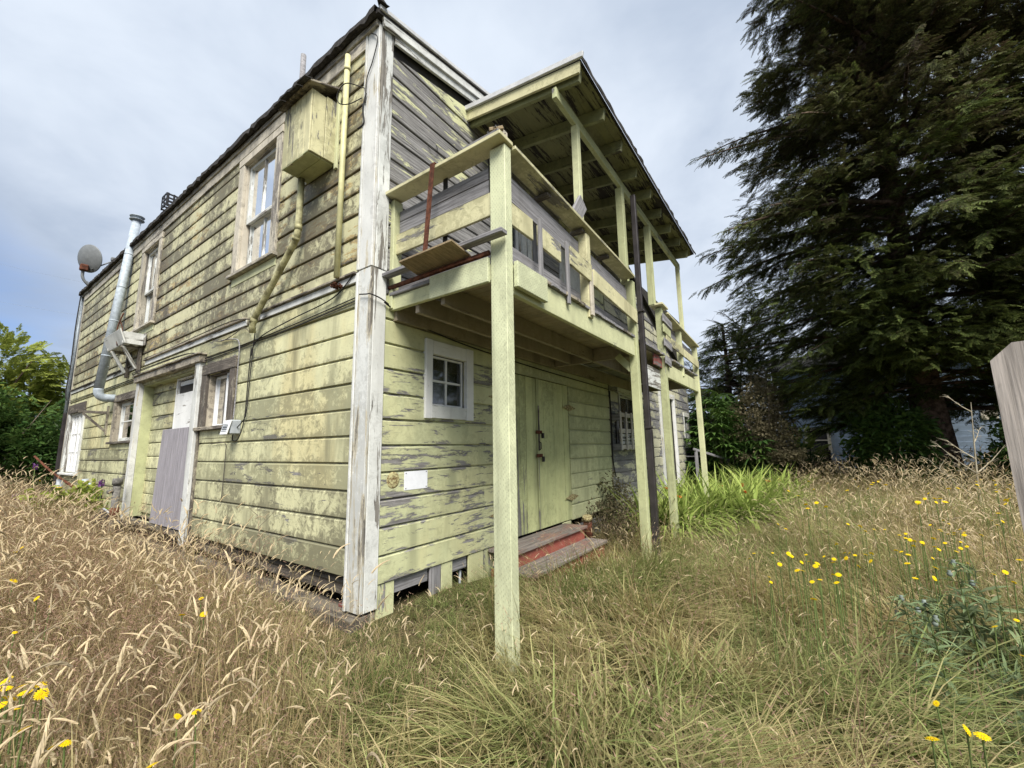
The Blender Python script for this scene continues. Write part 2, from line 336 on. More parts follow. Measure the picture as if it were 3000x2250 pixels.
def box_mesh(lx, ly, lz, c=0.004):
    """a box with chamfered edges, centred; slightly uneven"""
    key = (round(lx, 3), round(ly, 3), round(lz, 3), c)
    if key in BOXES: return BOXES[key].copy()
    c = min(c, lx * 0.3, ly * 0.3, lz * 0.3)
    bm = bmesh.new(); bmesh.ops.create_cube(bm, size=1)
    for v in bm.verts: v.co = (v.co.x * lx, v.co.y * ly, v.co.z * lz)
    bmesh.ops.bevel(bm, geom=bm.edges[:], offset=c, segments=1, affect='EDGES')
    me = bpy.data.meshes.new('block'); bm.to_mesh(me); bm.free()
    BOXES[key] = me
    return me.copy()
def beam(name, p0, p1, w, h, mat, parent, up=(0, 0, 1), c=0.004):
    """a board from p0 to p1: w across, h along 'up'"""
    p0, p1 = Vector(p0), Vector(p1); x = (p1 - p0); L = x.length; x.normalize()
    z = Vector(up); z = (z - x * z.dot(x)).normalized(); y = z.cross(x)
    return put(name, box_mesh(L, w, h, c), mat, parent, frame(x, y, z, (p0 + p1) / 2))
def block(name, xr, yr, zr, mat, parent, c=0.004):
    ce = Vector(((xr[0] + xr[1]) / 2, (yr[0] + yr[1]) / 2, (zr[0] + zr[1]) / 2))
    s = (abs(xr[1] - xr[0]), abs(yr[1] - yr[0]), abs(zr[1] - zr[0]))
    k = max(range(3), key=lambda i: s[i])
    ax = [Vector((1, 0, 0)), Vector((0, 1, 0)), Vector((0, 0, 1))]
    if k == 0: return put(name, box_mesh(s[0], s[1], s[2], c), mat, parent, frame(ax[0], ax[1], ax[2], ce))
    if k == 1: return put(name, box_mesh(s[1], s[0], s[2], c), mat, parent, frame(ax[1], -ax[0], ax[2], ce))
    return put(name, box_mesh(s[2], s[0], s[1], c), mat, parent, frame(ax[2], ax[0], ax[1], ce))
class Face:
    """a wall plane: u along the wall, d outwards, z up"""
    def __init__(s, name): s.left = name == 'left'
    def P(s, u, d, z): return Vector((-d, u, z)) if s.left else Vector((u, -d, z))
    def box(s, name, ur, dr, zr, mat, parent, c=0.004):
        if s.left: return block(name, (-dr[1], -dr[0]), ur, zr, mat, parent, c)
        return block(name, ur, (-dr[1], -dr[0]), zr, mat, parent, c)
    def M(s, u, d, z):
        p = s.P(u, d, z)
        return frame((0, 1, 0), (-1, 0, 0), (0, 0, 1), p) if s.left else frame((1, 0, 0), (0, 1, 0), (0, 0, 1), p)
    def sgn(s): return 1 if s.left else -1
FL, FR = Face('left'), Face('right')
def tube_mesh(pts, r, n=8, cap=True, smooth=True):
    pts = [Vector(p) for p in pts]; rs = r if isinstance(r, (list, tuple)) else [r] * len(pts)
    vs, fs = [], []
    prev = None
    for i, p in enumerate(pts):
        t = ((pts[min(i + 1, len(pts) - 1)] - pts[max(i - 1, 0)])).normalized()
        a = Vector((0, 0, 1)) if abs(t.z) < 0.9 else Vector((1, 0, 0))
        if prev is not None: a = prev
        x = (a - t * a.dot(t)).normalized(); y = t.cross(x); prev = x
        for k in range(n):
            q = 2 * math.pi * k / n; vs.append(p + (x * math.cos(q) + y * math.sin(q)) * rs[i])
    for i in range(len(pts) - 1):
        for k in range(n): fs.append((i * n + k, i * n + (k + 1) % n, (i + 1) * n + (k + 1) % n, (i + 1) * n + k))
    if cap: fs.append(tuple(range(n - 1, -1, -1))); fs.append(tuple(range((len(pts) - 1) * n, len(pts) * n)))
    me = mesh_of(vs, fs, 'tube', smooth)
    if cap:
        for p_ in me.polygons[-2:]: p_.use_smooth = False
    return me
def tube(name, pts, r, mat, parent, n=8): return put(name, tube_mesh(pts, r, n), mat, parent)
def smooth_path(pts, k=6):
    """points along a soft curve through pts"""
    P = [Vector(p) for p in pts]; out = []
    for i in range(len(P) - 1):
        a, b, c_, d_ = P[max(i - 1, 0)], P[i], P[i + 1], P[min(i + 2, len(P) - 1)]
        for j in range(k):
            t = j / k
            out.append(0.5 * ((2 * b) + (c_ - a) * t + (2 * a - 5 * b + 4 * c_ - d_) * t * t + (3 * b - a - 3 * c_ + d_) * t ** 3))
    return out + [P[-1]]

# ------------------------------------------------------------------ ground
def gz(x, y):
    """height of the soil"""
    b = 0.05 * math.sin(x * 0.9 + 1.3) * math.cos(y * 0.7) + 0.03 * math.sin(x * 2.1 + y * 1.7)
    near = math.exp(-max(0.0, math.hypot(min(x, 0.0), min(y, 0.0))) / 1.2)
    far = min(1.0, max(0.0, (math.hypot(x, y) - 6) / 14))
    return -0.26 + 0.10 * near + b * (1 - far) + 0.06 * far
def make_ground():
    n = 90; ax = np.sign(np.linspace(-1, 1, n)) * np.abs(np.linspace(-1, 1, n)) ** 3.2
    xs, ys = 2 + ax * 900, 0 + ax * 900
    vs = [(x, y, gz(x, y)) for x in xs for y in ys]
    fs = [(i * n + j, (i + 1) * n + j, (i + 1) * n + j + 1, i * n + j + 1) for i in range(n - 1) for j in range(n - 1)]
    o = put('ground', mesh_of(vs, fs, 'ground', True), 'soil'); tag(o, 'dry soil and thatch under the overgrown grass', 'ground', kind='structure')
make_ground()

# ------------------------------------------------------------------ the house
house = thing('house', (0, 0, 0), 'derelict two-storey wooden house with peeling lime green siding', 'house')
E0 = 0.225
PROFILE = ((0.0, 0.0), (0.021, 0.0), (0.025, 0.005), (0.024, 0.198), (0.012, 0.210), (0.006, 0.214), (0.005, 0.225), (0.0, 0.225))
def siding_board(wall, F, u0, u1, z0, e, mat, lo=None, hi=None, uminf=None, umaxf=None):
    """one drop-siding board; lo/hi trim it at an opening, uminf/umaxf cut its ends to a roof slope"""
    lo = z0 if lo is None else max(lo, z0); hi = z0 + e if hi is None else min(hi, z0 + e)
    if hi - lo < 0.012: return
    pr = [(dd, z0 + zz * e / E0) for dd, zz in PROFILE]
    def dat(z):
        for (d1, a), (d2, b) in zip(pr[1:-1], pr[2:-1]):
            if a - 1e-9 <= z <= b + 1e-9: return d1 if b - a < 1e-6 else d1 + (d2 - d1) * (z - a) / (b - a)
        return 0.008
    pts = [(0.0, lo), (dat(lo), lo)] + [(dd, z) for dd, z in pr[1:-1] if lo + 1e-4 < z < hi - 1e-4] + [(dat(hi), hi), (0.0, hi)]
    uc = (u0 + u1) / 2; zc = (lo + hi) / 2; s = F.sgn(); jd = random.uniform(-0.0022, 0.0022); tl = random.uniform(-0.003, 0.003)
    vs = []
    for dd, z in pts:
        a, b = u0, u1
        if uminf: a = max(a, uminf(z))
        if umaxf: b = min(b, umaxf(z))
        if b - a < 0.01: b = a + 0.01
        dz = tl * (1 if z > lo else 1)
        vs += [(a - uc, s * (max(dd + jd, 0.0) if dd > 0 else -0.004), z - zc - dz * 0.5), (b - uc, s * (max(dd + jd, 0.0) if dd > 0 else -0.004), z - zc + dz * 0.5)]
    n = len(pts); fs = []
    for i in range(n - 1): fs.append((2 * i, 2 * i + 1, 2 * i + 3, 2 * i + 2) if s < 0 else (2 * i, 2 * i + 2, 2 * i + 3, 2 * i + 1))
    fs.append(tuple(2 * i for i in range(n))[::(-1 if s > 0 else 1)]); fs.append(tuple(2 * i + 1 for i in range(n))[::(1 if s > 0 else -1)])
    return put('siding_board', mesh_of(vs, fs, 'siding_board'), mat, wall, F.M(uc, 0, zc))
def clad(wall, F, u0, u1, zb, zt, base, e, openings, matfn, uminf=None, umaxf=None, joints=(2.4, 4.6)):
    k0 = math.floor((zb - base) / e + 1e-6); z = base + k0 * e
    while z < zt - 0.02:
        lo, hi = max(z, zb), min(z + e, zt)
        cuts = {u0, u1}
        for a, b, c_, d_ in openings:
            if c_ < hi and d_ > lo: cuts |= {min(max(a, u0), u1), min(max(b, u0), u1)}
        q = u0 + random.uniform(0.8, joints[1])
        while q < u1 - 0.7: cuts.add(q); q += random.uniform(*joints)
        cl = sorted(cuts)
        for a, b in zip(cl, cl[1:]):
            if b - a < 0.02: continue
            spans = [(lo, hi)]
            for oa, ob_, oc, od in openings:
                if oa < b - 1e-6 and ob_ > a + 1e-6:
                    ns = []
                    for s0, s1 in spans:
                        if od <= s0 or oc >= s1: ns.append((s0, s1)); continue
                        if oc > s0: ns.append((s0, oc))
                        if od < s1: ns.append((od, s1))
                    spans = ns
            for s0, s1 in spans:
                if uminf and uminf(s0) >= b - 0.02: continue
                if umaxf and umaxf(s0) <= a + 0.02: continue
                siding_board(wall, F, a + 0.0012, b - 0.0012, z, e, matfn((a + b) / 2, z), s0, s1, uminf, umaxf)
        z += e
def backing(F, ur, zr, openings, dr=(-0.09, -0.012), uminf=None, roofz=None):
    """the boarded wall behind the siding, open at windows and doors"""
    us = sorted({ur[0], ur[1]} | {x for o in openings for x in o[:2]}); zs = sorted({zr[0], zr[1]} | {x for o in openings for x in o[2:]})
    bm = bmesh.new()
    def bx(a, b, c_, d_):
        cc = [F.P(u, dd, z if not roofz else min(z, roofz(u))) for u in (a, b) for dd in dr for z in (c_, d_)]
        v = [bm.verts.new(p) for p in cc]
        for q in ((0, 1, 3, 2), (4, 6, 7, 5), (0, 4, 5, 1), (2, 3, 7, 6), (0, 2, 6, 4), (1, 5, 7, 3)): bm.faces.new([v[i] for i in q])
    for a, b in zip(us, us[1:]):
        for c_, d_ in zip(zs, zs[1:]):
            if any(o[0] < (a + b) / 2 < o[1] and o[2] < (c_ + d_) / 2 < o[3] for o in openings): continue
            bx(a, b, c_, d_)
    bmesh.ops.recalc_face_normals(bm, faces=bm.faces[:])
    me = bpy.data.meshes.new('wall'); bm.to_mesh(me); bm.free()
    return me
H_LEN, H_WID = 11.75, 11.95
def roof_z(x): return 5.16 + 0.205 * (x - 0.10) if x < 4.2 else 6.0 - 0.375 * (x - 4.2)
# openings: (u0, u1, z0, z1)
L_OPEN = [(1.86, 2.70, 3.44, 4.94), (5.97, 6.78, 3.44, 4.94), (3.62, 6.04, 0.24, 2.36), (2.62, 3.30, 1.55, 2.22), (6.32, 7.42, 1.46, 2.18), (10.0, 11.40, 0.84, 2.20)]
R_OPEN = [(0.69, 1.19, 1.64, 2.145), (1.80, 3.585, 0.155, 2.16), (2.02, 2.36, 2.95, 4.30), (3.55, 4.40, 2.60, 4.55), (5.78, 7.00, 1.18, 2.26), (8.70, 9.92, 0.30, 2.46), (11.18, 11.72, 1.17, 2.06)]
wall_left = put('wall', backing(FL, (0.03, H_LEN), (0.16, 5.16), L_OPEN), 'interior', house); wall_left['label'] = 'long mildewed side wall with many windows'
wall_right = put('wall', backing(FR, (0.03, H_WID), (0.16, 5.16), R_OPEN), 'interior', house); wall_right['label'] = 'gable wall behind the balcony'
# gable triangle of the right wall
gv = [FR.P(0.03, -0.012, 5.16), FR.P(4.2, -0.012, 5.96), FR.P(6.2, -0.012, 5.16), FR.P(0.03, -0.09, 5.16), FR.P(4.2, -0.09, 5.96), FR.P(6.2, -0.09, 5.16)]
put('gable_backing', mesh_of(gv, [(0, 1, 2), (5, 4, 3), (0, 3, 4, 1), (1, 4, 5, 2)], 'gable'), 'interior', wall_right)
# rear walls and the floor between the storeys
block('rear_wall', (0.0, H_WID), (H_LEN - 0.1, H_LEN), (-0.2, 3.0), 'interior', house); block('rear_wall', (0.0, 8.0), (H_LEN - 0.12, H_LEN - 0.01), (3.0, 5.1), 'interior', house)
block('rear_wall', (H_WID - 0.1, H_WID), (0.1, H_LEN - 0.12), (-0.2, 2.9), 'interior', house)
block('upper_floor', (0.1, H_WID - 0.1), (0.1, H_LEN - 0.12), (2.50, 2.58), 'interior', house)
block('lower_floor', (0.1, H_WID - 0.1), (0.1, H_LEN - 0.12), (0.16, 0.22), 'interior', house)
block('partition', (2.6, 2.7), (0.1, H_LEN - 0.12), (2.6, 5.0), 'interior', house); block('partition', (2.6, 2.7), (0.1, H_LEN - 0.12), (0.24, 2.48), 'interior', house)

clad(wall_left, FL, 0.172, 11.66, 0.225, 5.14, 0.225, 0.225, L_OPEN, lambda u, z: 'left_upper' if z > 2.6 else ('left_base' if z < 0.8 or (u > 6.2 and z < 1.3) else 'left_lower'))
gable_min = lambda z: 0.10 + (z - 5.02) / 0.205 if z > 5.02 else -9
gable_max = lambda z: 4.2 + (5.90 - z) / 0.375
clad(wall_right, FR, 0.135, 5.22, 0.155, 5.95, 0.155, 0.2222, R_OPEN, lambda u, z: ('right_upper' if u < 3.2 else 'right_lower') if z > 2.55 else ('right_lower' if u < 1.85 else 'right_clean'), gable_min, gable_max)
clad(wall_right, FR, 5.27, 11.80, 0.06, 5.9, 0.06, 0.2222, R_OPEN, lambda u, z: 'grey_wall', None, gable_max)

# corner boards
for zr, mL, mR in (((2.80, 5.24), 'white', 'white_worn'), ((-0.02, 2.795), 'white', 'white_worn')):
    k = 0.004 if zr[0] > 1 else 0.0
    FL.box('corner_board', (-0.028, 0.168), (0.0, 0.030 + k), zr, mL, house); FR.box('corner_board', (0.004, 0.132), (0.0, 0.028 + k), zr, mR, house)
    FL.box('corner_batten', (0.142, 0.170), (0.031 + k, 0.045), (zr[0], zr[1] - 0.02), 'white', house)
FL.box('corner_board', (11.62, 11.76), (0.0, 0.026), (0.2, 5.15), 'cream', house)
FR.box('joint_strip', (5.222, 5.268), (0.0, 0.024), (0.1, 2.5), 'dark_trim', house)
FR.box('corner_board', (11.80, 11.95), (0.0, 0.026), (0.1, 2.85), 'grey_wall', house)
# frieze under the eave, belt course with drip cap, base boards
FL.box('frieze_board', (0.172, 11.62), (0.021, 0.045), (5.065, 5.20), 'cream', house)
for a, b in ((0.172, 1.95), (2.30, 6.0), (6.3, 11.62)):
    FL.box('belt_board', (a, b), (0.021, 0.040), (2.695, 2.765), 'white_worn', house)
    FL.box('drip_cap', (a, b + 0.02), (0.015, 0.068), (2.767, 2.79), 'dark_trim', house)
sl2 = lambda x0, x1, zoff: (FR.P(x0, 0.036, 5.155 + 0.205 * (x0 - 0.1) + zoff), FR.P(x1, 0.036, 5.155 + 0.205 * (x1 - 0.1) + zoff))
beam('frieze_board', *sl2(0.135, 4.1, 0.03), 0.028, 0.085, 'white_worn', house)
a_, b_ = sl2(-0.02, 4.15, 0.13); beam('rake_board', a_ + Vector((0, -0.02, 0)), b_ + Vector((0, -0.02, 0)), 0.035, 0.115, 'white_worn', house)
a_, b_ = sl2(-0.08, 4.15, 0.215); beam('drip_edge', a_ + Vector((0, -0.045, 0)), b_ + Vector((0, -0.045, 0)), 0.03, 0.045, 'metal_edge', house)
# roof slabs
roof = put('roof', mesh_of([(-0.09, -0.075, 5.275), (4.2, -0.075, 6.155), (12.2, -0.075, 3.155), (-0.09, 11.9, 5.275), (4.2, 11.9, 6.155), (12.2, 11.9, 3.155),
                           (-0.09, -0.075, 5.325), (4.2, -0.075, 6.215), (12.2, -0.075, 3.205), (-0.09, 11.9, 5.325), (4.2, 11.9, 6.215), (12.2, 11.9, 3.205)],
                          [(0, 3, 4, 1), (1, 4, 5, 2), (6, 7, 10, 9), (7, 8, 11, 10), (0, 1, 7, 6), (1, 2, 8, 7), (3, 9, 10, 4), (4, 10, 11, 5), (0, 6, 9, 3), (2, 5, 11, 8)], 'roof'), 'asphalt_roof', house)
FL.box('eave_board', (-0.02, 11.88), (0.0, 0.062), (5.205, 5.272), 'cream', house)
def ragged_edge():
    """the torn edge of the roll roofing hanging over the eave"""
    vs, fs = [], []; n = 150
    for i in range(n + 1):
        y = -0.06 + 11.95 * i / n; dz = random.uniform(-0.03, 0.012); ex = random.uniform(0, 0.02)
        vs += [(-0.07, y, 5.345 + random.uniform(-0.006, 0.008)), (-0.105 - ex, y, 5.335), (-0.11 - ex, y, 5.275 + dz), (-0.085, y, 5.270 + dz)]
    for i in range(n):
        for k in range(3): fs.append((4 * i + k, 4 * i + k + 1, 4 * i + 5 + k, 4 * i + 4 + k))
    put('roofing_edge', mesh_of(vs, fs, 'edge'), 'asphalt_roof', roof)
ragged_edge()
put('torn_flap', mesh_of([(-0.13, -0.10, 5.36), (-0.02, -0.13, 5.36), (-0.03, -0.02, 5.36), (-0.12, -0.09, 5.47), (-0.135, -0.11, 5.362), (-0.01, -0.14, 5.362), (-0.025, -0.015, 5.372)],
                         [(0, 1, 3), (1, 2, 3), (2, 0, 3), (4, 5, 6)], 'flap'), 'asphalt_roof', roof)

# ---- windows
def pane(win, F, ur, zr, d):
    a = [F.P(ur[0], d, zr[0]), F.P(ur[1], d, zr[0]), F.P(ur[1], d, zr[1]), F.P(ur[0], d, zr[1])]
    b = [F.P(ur[0], d - 0.004, zr[0]), F.P(ur[1], d - 0.004, zr[0]), F.P(ur[1], d - 0.004, zr[1]), F.P(ur[0], d - 0.004, zr[1])]
    return put('pane', mesh_of(a + b, [(0, 1, 2, 3), (7, 6, 5, 4), (0, 4, 5, 1), (1, 5, 6, 2), (2, 6, 7, 3), (3, 7, 4, 0)], 'pane'), 'glass', win)
def curtain(win, F, ur, zr, d, amp=0.02, n=26, mat='curtain'):
    vs, fs = [], []
    ph = random.uniform(0, 6)
    for i in range(n + 1):
        u = ur[0] + (ur[1] - ur[0]) * i / n; q = amp * (math.sin(i * 0.95 + ph) + 0.5 * math.sin(i * 2.3))
        for z in (zr[0], (zr[0] + zr[1]) / 2, zr[1]): vs.append(F.P(u, d + q * (1.2 if z < zr[1] else 0.5), z))
    for i in range(n):
        for k in range(2): fs.append((3 * i + k, 3 * i + 3 + k, 3 * i + 4 + k, 3 * i + 1 + k))
    return put('curtain', mesh_of(vs, fs, 'curtain', True), mat, win)
def sash(win, F, ur, zr, d, mat, cols=1, rows=1, st=0.045, mt=0.022, tk=0.035):
    """one glazed sash: stiles, rails, muntins, a pane in each light"""
    (a, b), (c_, e) = ur, zr
    F.box('stile', (a, a + st), (d, d + tk), (c_, e), mat, win); F.box('stile', (b - st, b), (d, d + tk), (c_, e), mat, win)
    F.box('rail', (a + st, b - st), (d, d + tk), (c_, c_ + st), mat, win); F.box('rail', (a + st, b - st), (d, d + tk), (e - st, e), mat, win)
    ia, ib, ic, ie = a + st, b - st, c_ + st, e - st
    us = [ia + (ib - ia) * i / cols for i in range(cols + 1)]; zs = [ic + (ie - ic) * i / rows for i in range(rows + 1)]
    for u in us[1:-1]: F.box('muntin', (u - mt / 2, u + mt / 2), (d + 0.006, d + tk - 0.004), (ic, ie), mat, win, 0.002)
    for z in zs[1:-1]:
        for u0, u1 in zip(us, us[1:]): F.box('muntin', (u0 + mt / 2, u1 - mt / 2), (d + 0.008, d + tk - 0.005), (z - mt / 2, z + mt / 2), mat, win, 0.002)
    for u0, u1 in zip(us, us[1:]):
        for z0, z1 in zip(zs, zs[1:]): pane(win, F, (u0, u1), (z0, z1), d + 0.014)
def casing(win, F, o, w, mat, tk=0.045, top=None, sill=True, apron=True, mtop=None, sillmat=None):
    u0, u1, z0, z1 = o
    F.box('casing', (u0 - w, u0), (0.0, tk), (z0, z1), mat, win); F.box('casing', (u1, u1 + w), (0.0, tk), (z0, z1), mat, win)
    F.box('head_casing', (u0 - w - 0.01, u1 + w + 0.01), (0.0, tk + 0.006), (z1, z1 + (top or w)), mtop or mat, win)
    for uu in ((u0 - 0.002, u0 + 0.018), (u1 - 0.018, u1 + 0.002)): F.box('jamb', uu, (-0.11, 0.01), (z0, z1), mat, win, 0.002)
    F.box('jamb', (u0 + 0.018, u1 - 0.018), (-0.11, 0.01), (z1 - 0.018, z1 - 0.002), mat, win, 0.002)
    if sill: F.box('sill', (u0 - w - 0.03, u1 + w + 0.03), (-0.11, 0.085), (z0 - 0.045, z0 - 0.004), sillmat or mat, win)
    if apron: F.box('apron', (u0 - w, u1 + w), (0.0, 0.030), (z0 - 0.15, z0 - 0.047), apron if isinstance(apron, str) else mat, win)
def window_at(F, o, name='window'):
    u = (o[0] + o[1]) / 2
    me = mesh_of([F.P(o[0], -0.10, o[2] - 0.02), F.P(o[1], -0.10, o[2] - 0.02), F.P(o[1], -0.03, o[2] - 0.02), F.P(o[0], -0.03, o[2] - 0.02),
                  F.P(o[0], -0.10, o[2] + 0.004), F.P(o[1], -0.10, o[2] + 0.004), F.P(o[1], -0.03, o[2] + 0.004), F.P(o[0], -0.03, o[2] + 0.004)],
                 [(0, 3, 2, 1), (4, 5, 6, 7), (0, 1, 5, 4), (1, 2, 6, 5), (2, 3, 7, 6), (3, 0, 4, 7)], 'window')
    return put(name, me, 'white_clean', house)
# two tall double-hung windows upstairs
for o, lab in ((L_OPEN[0], 'tall double-hung upper window beside the vent box'), (L_OPEN[1], 'tall upper window above the hanging planter box')):
    w = window_at(FL, o); w['label'] = lab
    casing(w, FL, o, 0.14, 'cream', 0.048, 0.10, True, 'lime', None, 'cream')
    u0, u1, z0, z1 = o; zm = 4.13
    sash(w, FL, (u0 + 0.02, u1 - 0.02), (zm - 0.02, z1 - 0.02), -0.052, 'white_worn', 2, 1, 0.045)
    sash(w, FL, (u0 + 0.02, u1 - 0.02), (z0, zm + 0.025), -0.092, 'white_worn', 2, 1, 0.05)
    curtain(w, FL, (u0, u0 + 0.38), (z0 - 0.1, z1 + 0.05), -0.16); curtain(w, FL, (u1 - 0.40, u1), (z0 - 0.1, z1 + 0.05), -0.17)
# slider beside the door
o = L_OPEN[3]; w = window_at(FL, o); w['label'] = 'narrow sliding window in a blackened frame beside the boarded door'
casing(w, FL, o, 0.15, 'dark_trim', 0.046, 0.14, True, 'left_lower')
sash(w, FL, (2.64, 2.86), (1.55, 2.20), -0.055, 'window_white', 1, 1, 0.03); sash(w, FL, (2.83, 3.28), (1.55, 2.20), -0.092, 'window_white', 1, 1, 0.03)
curtain(w, FL, (2.85, 3.30), (1.5, 2.22), -0.16, 0.012)
o = L_OPEN[4]; w = window_at(FL, o); w['label'] = 'small two-light window left of the door recess'
casing(w, FL, o, 0.15, 'dark_trim', 0.046, 0.13, True, 'left_lower', None, 'dark_trim')
sash(w, FL, (6.34, 7.40), (1.46, 2.165), -0.07, 'white_worn', 1, 2, 0.06)
curtain(w, FL, (6.4, 7.3), (1.4, 2.2), -0.16, 0.03)
o = L_OPEN[5]; w = window_at(FL, o); w['label'] = 'tall many-paned window at the far end of the side wall'
casing(w, FL, o, 0.13, 'white_worn', 0.046, 0.20, True, False, 'dark_trim')
sash(w, FL, (10.02, 10.70), (0.84, 2.18), -0.06, 'white_clean', 2, 3, 0.05); sash(w, FL, (10.70, 11.38), (0.84, 2.18), -0.06, 'white_clean', 2, 3, 0.05)
# four-light window under the balcony
o = R_OPEN[0]; w = window_at(FR, o); w['label'] = 'small white four-light window under the balcony'
u0, u1, z0, z1 = o
FR.box('casing', (0.60, u0), (0.0, 0.05), (1.51, 2.285), 'white_clean', w); FR.box('casing', (u1, 1.30), (0.0, 0.05), (1.512, 2.285), 'white_clean', w)
FR.box('head_casing', (u0, u1), (0.0, 0.048), (z1, 2.28), 'white_clean', w); FR.box('casing', (u0, u1), (0.0, 0.047), (1.516, z0), 'white_worn', w)
sash(w, FR, (u0 + 0.002, u1 - 0.002), (z0 + 0.002, z1 - 0.002), -0.04, 'white_clean', 2, 2, 0.02, 0.022, 0.03)
# upstairs window and glazed door behind the railing
o = R_OPEN[2]; w = window_at(FR, o); w['label'] = 'upstairs window seen through the balcony railing'
casing(w, FR, o, 0.11, 'white', 0.04); sash(w, FR, (2.04, 2.34), (3.6, 4.28), -0.05, 'white_clean', 1, 1); sash(w, FR, (2.04, 2.34), (2.95, 3.63), -0.09, 'white_clean', 1, 1)
for k in range(3): FR.box('shutter_board', (2.49 + 0.13 * k, 2.612 + 0.13 * k), (0.026, 0.045 + 0.004 * k), (2.66, 4.45), ('white', 'grey_wood', 'white_clean')[k], w)
o = R_OPEN[3]; dr = put('door', box_mesh(1.9, 0.81, 0.035), 'white_worn', house, frame((0, 0, 1), (1, 0, 0), (0, 1, 0), (3.975, 0.06, 3.56))); dr['label'] = 'upstairs door onto the balcony'
casing(dr, FR, o, 0.11, 'white', 0.04, None, False, False)
FR.box('handle', (4.27, 4.31), (-0.035, 0.02), (3.52, 3.60), 'black_iron', dr)
# window with the wooden lattice, white door jambs, far window, in the grey end of the wall
o = R_OPEN[4]; w = window_at(FR, o); w['label'] = 'dark window behind a propped wooden lattice'
casing(w, FR, o, 0.08, 'white_worn', 0.04, 0.1, True, False); sash(w, FR, (5.8, 6.98), (1.18, 2.24), -0.06, 'white_worn', 2, 2, 0.05)
o = R_OPEN[5]; dr = put('door', box_mesh(2.10, 1.16, 0.04), 'dark_trim', house, frame((0, 0, 1), (1, 0, 0), (0, 1, 0), (9.31, 0.10, 1.38))); dr['label'] = 'shadowed doorway with white jambs past the balcony posts'
FR.box('jamb', (8.56, 8.70), (0.0, 0.06), (0.2, 2.46), 'white', dr); FR.box('jamb', (9.92, 10.06), (0.0, 0.06), (0.2, 2.46), 'white_clean', dr); FR.box('head_casing', (8.56, 10.06), (0.0, 0.062), (2.462, 2.60), 'white', dr)
o = R_OPEN[6]; w = window_at(FR, o); w['label'] = 'far small window near the end of the grey wall'
casing(w, FR, o, 0.08, 'white', 0.04, 0.12, True, False); sash(w, FR, (11.2, 11.7), (1.17, 2.04), -0.05, 'white_worn', 1, 2)

# ---- recessed side entrance
rec = FL
wl2 = put('recess_wall', mesh_of([rec.P(u, dd, z) for dd in (-0.16, -0.24) for u, z in ((3.5, 0.1), (6.2, 0.1), (6.2, 2.5), (3.5, 2.5))],
                                 [(0, 1, 2, 3), (7, 6, 5, 4), (0, 4, 5, 1), (1, 5, 6, 2), (2, 6, 7, 3), (3, 7, 4, 0)], 'recess_wall'), 'lime_dull', house)
class Recess(Face):
    def P(s, u, d, z): return Vector((0.155 - d, u, z))
    def box(s, name, ur, dr, zr, mat, parent, c=0.004): return block(name, (0.155 - dr[1], 0.155 - dr[0]), ur, zr, mat, parent, c)
FREC = Recess('left')
zq = 0.30; rows_ = (0.14, 0.16, 0.2, 0.2, 0.19, 0.22, 0.21, 0.22, 0.19, 0.2, 0.2)
for hgt in rows_:
    if zq + hgt > 2.36: hgt = 2.36 - zq
    if hgt > 0.03: siding_board(wl2, FREC, 4.76, 6.03, zq, hgt, 'left_lower'); siding_board(wl2, FREC, 3.63, 3.80, zq, hgt, 'left_lower')
    zq += hgt
FL.box('reveal', (6.022, 6.040), (-0.15, 0.0), (0.24, 2.36), 'lime_dull', wl2); FL.box('reveal', (3.622, 3.64), (-0.15, 0.0), (0.24, 2.36), 'lime_dull', wl2)
FL.box('reveal', (3.64, 6.022), (-0.15, 0.0), (2.342, 2.36), 'lime_dull', wl2)
FL.box('threshold', (3.62, 6.04), (-0.15, 0.06), (0.17, 0.24), 'dark_trim', house)
FL.box('entry_casing', (6.04, 6.17), (0.0, 0.075), (0.20, 2.40), 'white', house)
FL.box('entry_casing', (3.45, 3.60), (0.0, 0.085), (0.10, 2.42), 'white_worn', house)
FL.box('entry_casing', (3.40, 3.447), (0.0, 0.05), (0.10, 2.36), 'dark_trim', house)
FL.box('entry_header', (3.42, 6.20), (0.0, 0.11), (2.402, 2.50), 'dark_trim', house)
FL.box('entry_cap', (3.40, 6.22), (0.0, 0.135), (2.502, 2.525), 'dark_trim', house)
dr = put('door', box_mesh(2.02, 0.88, 0.038), 'white_clean', house, frame((0, 0, 1), (0, 1, 0), (-1, 0, 0), (0.125, 4.28, 1.28))); dr['label'] = 'white side door with an open slot at the top'
FL.box('door_frame', (4.725, 4.765), (-0.14, -0.07), (0.26, 2.31), 'white_clean', dr); FL.box('door_frame', (3.80, 3.84), (-0.14, -0.07), (0.26, 2.31), 'white_clean', dr); FL.box('door_frame', (3.80, 4.765), (-0.14, -0.07), (2.312, 2.34), 'white_clean', dr)
FL.box('dark_slot', (3.90, 4.66), (-0.104, -0.088), (2.10, 2.22), 'interior', dr)  # no hole cut: near-black strip painted in for the slot's darkness
FL.box('cover_panel', (3.85, 4.70), (-0.092, -0.070), (1.52, 2.10), 'white_clean', dr)
ply = tag(beam('plywood_sheet', (-0.055, 4.25, 0.26), (-0.012, 4.25, 1.575), 0.018, 1.15, 'plywood', None, (0, 1, 0)), 'grey plywood sheet leaning over the lower half of the side door', 'plywood')
FL.box('closer', (3.70, 3.92), (-0.075, -0.03), (2.02, 2.08), 'black_iron', dr)

